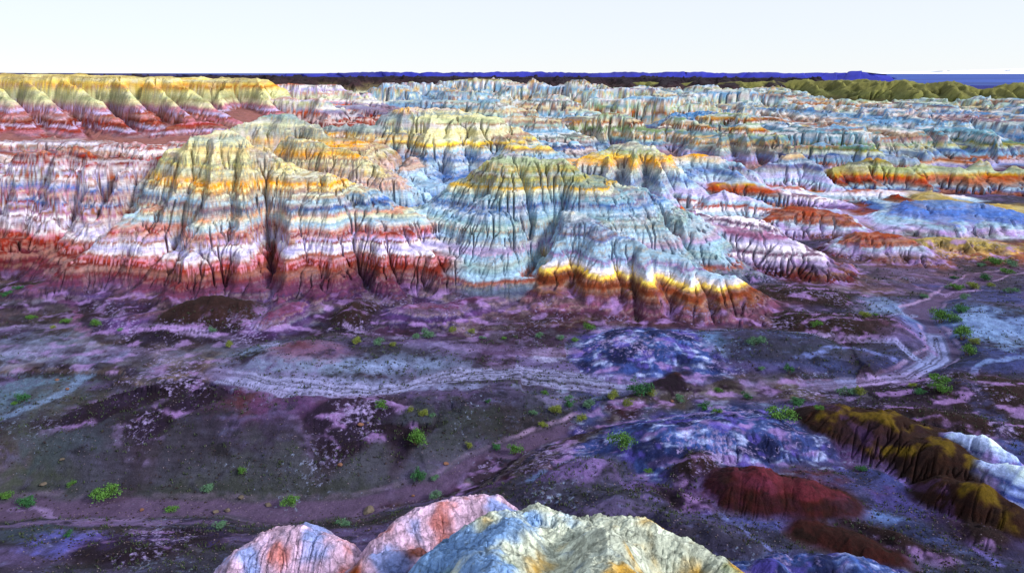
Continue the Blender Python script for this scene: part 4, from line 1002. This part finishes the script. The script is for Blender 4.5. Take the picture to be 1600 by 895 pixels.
# ------------------------------------------------------------------ shrubs
M_LEAF = [mat_simple('leaf_green', (72, 112, 48), .7, .5, 3), mat_simple('leaf_dark', (44, 90, 54), .7, .5, 3), mat_simple('leaf_yellow', (108, 120, 52), .7, .45, 3), mat_simple('leaf_teal', (80, 116, 92), .7, .4, 3)]
M_TWIG = mat_simple('twig', (96, 78, 60), .9, .3, 10)
def foliage_mesh(seed, n, mat, squash, loose):
    r = random.Random(seed)
    v, f = [], []
    cl = [(r.uniform(-.55, .55), r.uniform(-.45, .45), r.uniform(.25, .7), r.uniform(.22, .42)) for _ in range(12)]
    for i in range(n):
        cx, cy, cz, cr = r.choice(cl)
        a, b = r.uniform(0, 2 * math.pi), math.acos(r.uniform(-.6, 1))
        q = cr * (r.uniform(.5, 1.0) if r.random() < .85 else r.uniform(1, 1 + loose))
        p = Vector((cx + q * math.sin(b) * math.cos(a), cy + q * math.sin(b) * math.sin(a), max(.02, (cz + q * math.cos(b)) * squash)))
        s = r.uniform(.022, .05)
        d1 = Vector((r.gauss(0, 1), r.gauss(0, 1), r.gauss(.5, 1))).normalized() * s * 1.8
        d2 = d1.cross(Vector((r.gauss(0, 1), r.gauss(0, 1), r.gauss(0, 1)))).normalized() * s * .6
        k = len(v)
        v += [p - d1, p + d2, p + d1, p - d2]
        f.append((k, k + 1, k + 2, k + 3))
    me = bpy.data.meshes.new('foliage'); me.from_pydata([tuple(q) for q in v], [], f); me.materials.append(mat); me.update()
    return me
def twig_mesh(seed):
    r = random.Random(seed); v, f = [], []
    for i in range(7):
        a = r.uniform(0, 6.28); l = r.uniform(.4, .7)
        tip = Vector((math.cos(a) * .45, math.sin(a) * .4, l)); b0 = Vector((math.cos(a) * .05, math.sin(a) * .05, -.12))
        k = len(v)
        for (c, rad_) in ((b0, .028), (b0.lerp(tip, .5) + Vector((0, 0, .06)), .018), (tip, .006)):
            for q in range(3):
                v.append((c.x + rad_ * math.cos(q * 2.09), c.y + rad_ * math.sin(q * 2.09), c.z))
        for s in range(2):
            for q in range(3):
                f.append((k + s * 3 + q, k + s * 3 + (q + 1) % 3, k + s * 3 + 3 + (q + 1) % 3, k + s * 3 + 3 + q))
    me = bpy.data.meshes.new('twig'); me.from_pydata(v, [], f); me.materials.append(M_TWIG); me.update()
    return me
FOL = {}
for mi in range(4):
    for vv in range(2):
        FOL[(mi, vv)] = foliage_mesh(10 * mi + vv, 1300, M_LEAF[mi], [.95, .7][vv], [.35, .6][vv])
TWG = [twig_mesh(3), twig_mesh(4)]
SHRUBS = [
 # px, py(base), width px, tone, variant, label
 (1221, 655, 42, 0, 1, 'largest bright green bush, beside the pink trail bend'),
 (973, 700, 40, 0, 0, 'tall ragged green bush on the brown bank below the wash'),
 (650, 697, 34, 0, 0, 'bright green bush alone on the grey slope'),
 (168, 778, 36, 0, 1, 'dense green bush above the pink gully bed'),
 (455, 790, 25, 0, 0, 'upright green bush behind the pink knoll'),
 (803, 710, 24, 0, 0, 'green bush where the wash bends towards the knolls'),
 (380, 742, 15, 0, 0, 'narrow light green bush high on the dark slope'),
 (326, 770, 18, 3, 0, 'thin green bush on the dark slope above the gully'),
 (269, 798, 16, 0, 1, 'small light green bush just above the gully bed'),
 (12, 778, 18, 0, 1, 'green bush at the left edge above the gully'),
 (42, 790, 26, 1, 1, 'low dark green bush above the gully bank'),
 (108, 837, 12, 1, 1, 'small dark bush on the bank of the lower gully'),
 (344, 825, 17, 3, 0, 'faint green bush left of the pink knoll'),
 (681, 778, 18, 3, 0, 'blue green bush just above the pink knoll'),
 (535, 820, 20, 3, 1, 'low teal bush between the two pink knolls'),
 (655, 750, 26, 1, 0, 'dark round bush above the wash bend'),
 (680, 748, 14, 3, 1, 'small dark bush beside the round one above the wash bend'),
 (867, 645, 20, 2, 0, 'yellow green bush on the bank among dark scrub'),
 (850, 667, 17, 2, 1, 'mustard yellow bush, lowest along the wash'),
 (908, 656, 20, 2, 1, 'yellow green bush directly above the pink wash edge'),
 (957, 624, 22, 2, 0, 'olive bush on the bank beside the yellow one'),
 (981, 634, 18, 2, 0, 'lime yellow bush at the head of the bank'),
 (1000, 618, 36, 1, 0, 'broad dark green bush on the flat above the bank'),
 (1018, 620, 18, 2, 0, 'small pale yellow bush joined to the broad dark one'),
 (890, 638, 18, 1, 0, 'small dark bush between the yellow green pair'),
 (888, 624, 14, 3, 1, 'grey green bush uphill of the dark scrub'),
 (920, 636, 18, 3, 0, 'grey green bush in the middle of the bank scrub'),
 (833, 648, 14, 3, 1, 'faint grey bush left of the dark scrub'),
 (1062, 626, 18, 3, 1, 'flat grey green bush by the trail fork'),
 (1101, 640, 24, 1, 1, 'dark green bush at the edge of the wash'),
 (1119, 645, 16, 0, 1, 'light green bush touching the dark one by the wash'),
 (1122, 613, 12, 0, 1, 'tiny bright bush on the brown flat'),
 (1168, 622, 18, 1, 1, 'low dark bush on the brown flat'),
 (1243, 632, 26, 1, 1, 'low dark green clump behind the largest bush'),
 (1279, 640, 14, 0, 1, 'small bright bush right of the largest bush'),
 (1322, 616, 24, 3, 1, 'pale grey green bush beside the track'),
 (1343, 618, 18, 2, 0, 'yellow green bush paired with the grey one by the track'),
 (1425, 604, 12, 2, 1, 'dull yellow bush near the track junction'),
 (1435, 615, 18, 1, 1, 'flat dark bush below the track junction'),
 (1468, 598, 26, 0, 1, 'green bush on the outer bank of the wash, upper of two'),
 (1468, 612, 26, 0, 1, 'green bush on the outer bank of the wash, lower of two'),
 (1510, 555, 22, 0, 0, 'bright green bush inside the bend of the wash'),
 (1503, 532, 28, 0, 0, 'ragged green bush uphill of the bend in the wash'),
 (1520, 538, 14, 2, 0, 'small olive bush leaning on the ragged one'),
 (1467, 506, 30, 0, 0, 'large green bush above the narrow trail'),
 (1489, 502, 20, 3, 1, 'teal bush right of the large one above the trail'),
 (1500, 488, 24, 1, 1, 'dark bush over the pale trail'),
 (1506, 468, 12, 3, 0, 'small teal bush beside the upper trail'),
 (1490, 453, 20, 0, 1, 'dark and yellow bush left of the upper trail'),
 (1521, 451, 18, 2, 1, 'yellow green bush right of the upper trail'),
 (1541, 438, 18, 1, 1, 'dark green bush on the far flats'),
 (1548, 448, 10, 2, 1, 'small olive bush below the dark one on the far flats'),
 (1573, 428, 16, 0, 1, 'light green bush far out on the right flats'),
 (1552, 414, 24, 0, 1, 'pale green bush under the gold ledge'),
 (1580, 416, 18, 3, 1, 'pale green bush next along the gold ledge'),
 (1533, 417, 12, 3, 1, 'small grey bush at the near end of the gold ledge'),
 (1578, 458, 16, 3, 1, 'faint green bush above the blue crust'),
 (1490, 436, 10, 1, 1, 'tiny dark bush in the middle of the flats'),
 (1442, 466, 14, 3, 1, 'flat teal bush on the grey flats'),
 (1275, 512, 17, 0, 1, 'bright green bush at the foot of the dark mound'),
 (1352, 495, 18, 2, 1, 'low yellow green bush on the ridge of the dark mound'),
 (1367, 494, 10, 0, 1, 'tiny green bush next to the low yellow one'),
 (1232, 582, 18, 1, 0, 'dark green bush below the mottled mound'),
 (1190, 579, 12, 3, 1, 'small teal bush under the mottled mound'),
 (1180, 537, 26, 3, 1, 'flat grey green scrub between the mounds'),
 (918, 518, 20, 0, 0, 'green bush at the foot of the sharp spur'),
 (898, 534, 14, 0, 1, 'light green bush below the sharp spur'),
 (875, 532, 14, 3, 0, 'pale grey bush below the sharp spur'),
 (842, 527, 12, 3, 0, 'small grey bush by the trail below the canyon mouth'),
 (668, 528, 22, 3, 0, 'grey green bush under the purple talus'),
 (650, 530, 14, 3, 0, 'small grey bush left of the talus bush'),
 (708, 518, 14, 2, 0, 'pale green bush where the trail meets the talus'),
 (736, 522, 12, 2, 0, 'pale bush right of the trail by the talus'),
 (754, 529, 10, 3, 1, 'tiny grey bush on the trail verge'),
 (787, 531, 10, 0, 1, 'tiny light green bush further along the trail verge'),
 (558, 538, 16, 2, 0, 'yellow green bush below the largest hill'),
 (592, 540, 16, 3, 0, 'grey bush below the largest hill'),
 (613, 540, 12, 2, 1, 'small yellow bush below the largest hill'),
 (596, 636, 22, 0, 1, 'light green bush on the bench above the grey slope'),
 (642, 643, 12, 2, 0, 'thin yellow green bush starting the line down the slope'),
 (661, 652, 16, 2, 0, 'thin yellow green bush second in the line down the slope'),
 (676, 652, 10, 3, 0, 'thin teal bush third in the line down the slope'),
 (732, 700, 14, 2, 0, 'thin pale bush right of the lone bright one'),
 (775, 702, 18, 1, 1, 'dark bush near the wash bend'),
 (763, 630, 10, 1, 1, 'tiny dark bush at the top of the grey slope'),
 (105, 505, 14, 0, 1, 'green bush on the brown flat below the striped slope'),
 (150, 512, 16, 0, 0, 'light green bush by the pink trickle bed'),
 (188, 518, 10, 3, 1, 'teal bush on the brown flat'),
 (82, 513, 8, 2, 1, 'tiny yellow bush on the brown flat'),
 (50, 500, 12, 0, 1, 'small green bush left on the brown flat'),
 (332, 520, 12, 3, 0, 'grey bush on the dark talus mound'),
 (358, 543, 14, 2, 0, 'pale bush below the dark talus mound'),
 (10, 463, 14, 1, 1, 'dark bush at the left edge below the striped slope'),
 (30, 452, 12, 1, 1, 'small dark bush below the striped slope'),
 (38, 628, 18, 1, 0, 'dark green bush on the pale crust at the left'),
 (24, 633, 10, 0, 1, 'tiny green bush beside the dark one on pale crust'),
 (112, 760, 12, 0, 1, 'small faint bush left of the dense green one'),
 (1014, 738, 14, 0, 1, 'small green bush on blue scree'),
 (1345, 735, 16, 1, 1, 'dark green plant in the gully below the brown mound'),
 (852, 616, 12, 0, 1, 'tiny green bush left of the olive one'),
]
def add_shrub(px, py, wpx, tone, var, label, i):
    x, y, z = drop(px, py)
    d = math.sqrt(x * x + y * y + (CAMZ - z) ** 2)
    s = wpx / FPX * d / 1.5
    f = FOL[(tone, var)]
    root = bpy.data.objects.new('shrub', None)
    root.empty_display_size = .2
    COL.objects.link(root)
    root.location = (x, y, z); root.rotation_euler = (0, 0, (i * 2.399) % 6.28); root.scale = (s, s * .9, s * (1.05 if var == 0 else .9))
    a = bpy.data.objects.new('foliage', f); COL.objects.link(a); a.parent = root
    b = bpy.data.objects.new('stem', TWG[i % 2]); COL.objects.link(b); b.parent = root
    root['label'] = label; root['category'] = 'shrub'; root['group'] = 'shrubs scattered over the valley floor'
for i, s_ in enumerate(SHRUBS):
    add_shrub(*s_, i)

# ------------------------------------------------------------------ rocks and slabs
M_STONE = mat_simple('orange_stone', (104, 74, 62), .9, .4, 2); M_STONE2 = mat_simple('buff_stone', (84, 76, 70), .9, .35, 2); M_STONE3 = mat_simple('lilac_slab', (196, 170, 190), .9, .3, 2)
def rock_mesh(seed, mat, flat=.6):
    r = random.Random(seed)
    import bmesh
    bm = bmesh.new(); bmesh.ops.create_icosphere(bm, subdivisions=2, radius=.5)
    off = Vector((r.uniform(0, 9), r.uniform(0, 9), r.uniform(0, 9)))
    pl = [(Vector((r.gauss(0, 1), r.gauss(0, 1), r.gauss(0, 1))).normalized(), r.uniform(.28, .42)) for _ in range(12)]
    for v in bm.verts:
        for nn, dd in pl:
            e = v.co.dot(nn) - dd
            if e > 0: v.co -= nn * e
        v.co.z *= flat
    me = bpy.data.meshes.new('rock'); bm.to_mesh(me); bm.free(); me.materials.append(mat)
    return me
ROCKS = [(563, 666, 14, 0, 'orange angular boulder, larger of the pair on the purple bench'), (575, 664, 8, 1, 'small buff boulder beside the orange one on the purple bench'), (532, 727, 13, 0, 'orange rock on the edge of the ledge above the grey slope'),
         (222, 797, 9, 0, 'brown boulder standing at the head of the gully'), (338, 800, 12, 1, 'buff rock half buried by the gully bank, left one'), (355, 798, 14, 1, 'buff rock half buried by the gully bank, right one'),
         (90, 594, 8, 0, 'small orange stone on the pale crust, left one'), (106, 609, 9, 0, 'small orange stone on the dark mound crest'), (68, 759, 14, 1, 'flat brown slab jutting from the dark slope'), (97, 720, 12, 1, 'buff slab high on the dark slope'),
         (576, 800, 28, 1, 'long grey slab by the wash above the pink knolls'), (420, 790, 16, 1, 'dark slab in the gully bank beside the upright bush'), (376, 778, 16, 1, 'mossy slab on the slope left of the upright bush'),
         (645, 775, 9, 0, 'brown stone beside the wash above the knolls'), (1050, 627, 9, 0, 'reddish stone at the trail fork'), (698, 725, 12, 0, 'orange stone on the slope below the bright bush'), (870, 845 - 220, 7, 1, 'pale stone among the bank scrub')]
for i, (px, py, wpx, mi, lb) in enumerate(ROCKS):
    x, y, z = drop(px, py)
    s = .8 * wpx / FPX * math.sqrt(x * x + y * y + (CAMZ - z) ** 2)
    ob = bpy.data.objects.new('boulder', rock_mesh(50 + i, [M_STONE, M_STONE2][mi], .45 if 'slab' in lb else .7)); COL.objects.link(ob)
    ob.location = (x, y, z + s * .12); ob.rotation_euler = (0.1, .15, i * 1.7); ob.scale = (s, s * .8, s * .8)
    ob['label'] = lb; ob['category'] = 'rock'; ob['group'] = 'loose rocks on the valley floor'

# scattered stones and low scrub: nobody could count them
def scatter(name, cnt, mat, kindf, label, size, leafy):
    v, f = [], []
    r = random.Random(len(name))
    tries = 0
    sel = np.nonzero((RR.ravel() > 40) & (RR.ravel() < 190) & (OWN >= 0) & (YF > 40) & (Z < 3.5) & (HM * (1 - W[PI['dark_mound']]) < .6) & kindf)[0]
    if len(sel) == 0: return
    pick = rng.choice(sel, cnt)
    for k_ in pick:
        x, y, z = XF[k_] + r.uniform(-.2, .2), YF[k_] + r.uniform(-.2, .2), Z[k_]
        s = size * r.uniform(.5, 1.6) * (1 + .004 * y)
        k = len(v)
        if leafy:
            for q in range(5):
                a = r.uniform(0, 6.28); c = Vector((x + r.uniform(-s, s) * .7, y + r.uniform(-s, s) * .7, z - .02))
                tip = c + Vector((math.cos(a) * s * .5, math.sin(a) * s * .5, s * r.uniform(.6, 1.3)))
                sd_ = Vector((-math.sin(a), math.cos(a), 0)) * s * .22
                k = len(v); v += [c - sd_, c + sd_, tip]; f.append((k, k + 1, k + 2))
        else:
            p = [(x + s * r.uniform(.6, 1.1), y, z), (x, y + s * r.uniform(.6, 1), z), (x - s * r.uniform(.6, 1.1), y, z), (x, y - s * r.uniform(.6, 1), z), (x + r.uniform(-.3, .3) * s, y + r.uniform(-.3, .3) * s, z + s * r.uniform(.4, .9))]
            v += p; f += [(k, k + 1, k + 4), (k + 1, k + 2, k + 4), (k + 2, k + 3, k + 4), (k + 3, k, k + 4)]
    ob = mesh_obj(name, v, f, mat); ob['kind'] = 'stuff'; ob['label'] = label; ob['category'] = 'ground cover' if leafy else 'stones'
scatter('gravel', 7000, mat_simple('grey_pebble', (104, 92, 104), .9, .5, 1.5), n1 > -.3, 'loose pale stones strewn over the valley floor', .055, False)
scatter('dark_gravel', 6000, mat_simple('dark_pebble', (40, 32, 36), .9, .5, 1.5), n1 > -.1, 'dark broken stones strewn over the valley floor', .10, False)
scatter('ground_cover', 7000, mat_simple('dull_scrub', (52, 62, 46), .9, .5, 1), (n2 < .1) & (dW > 2.5), 'dull green low scrub over the valley floor', .16, True)
print('done', round(time.time() - T0, 1), 'objects', len(SC.objects))
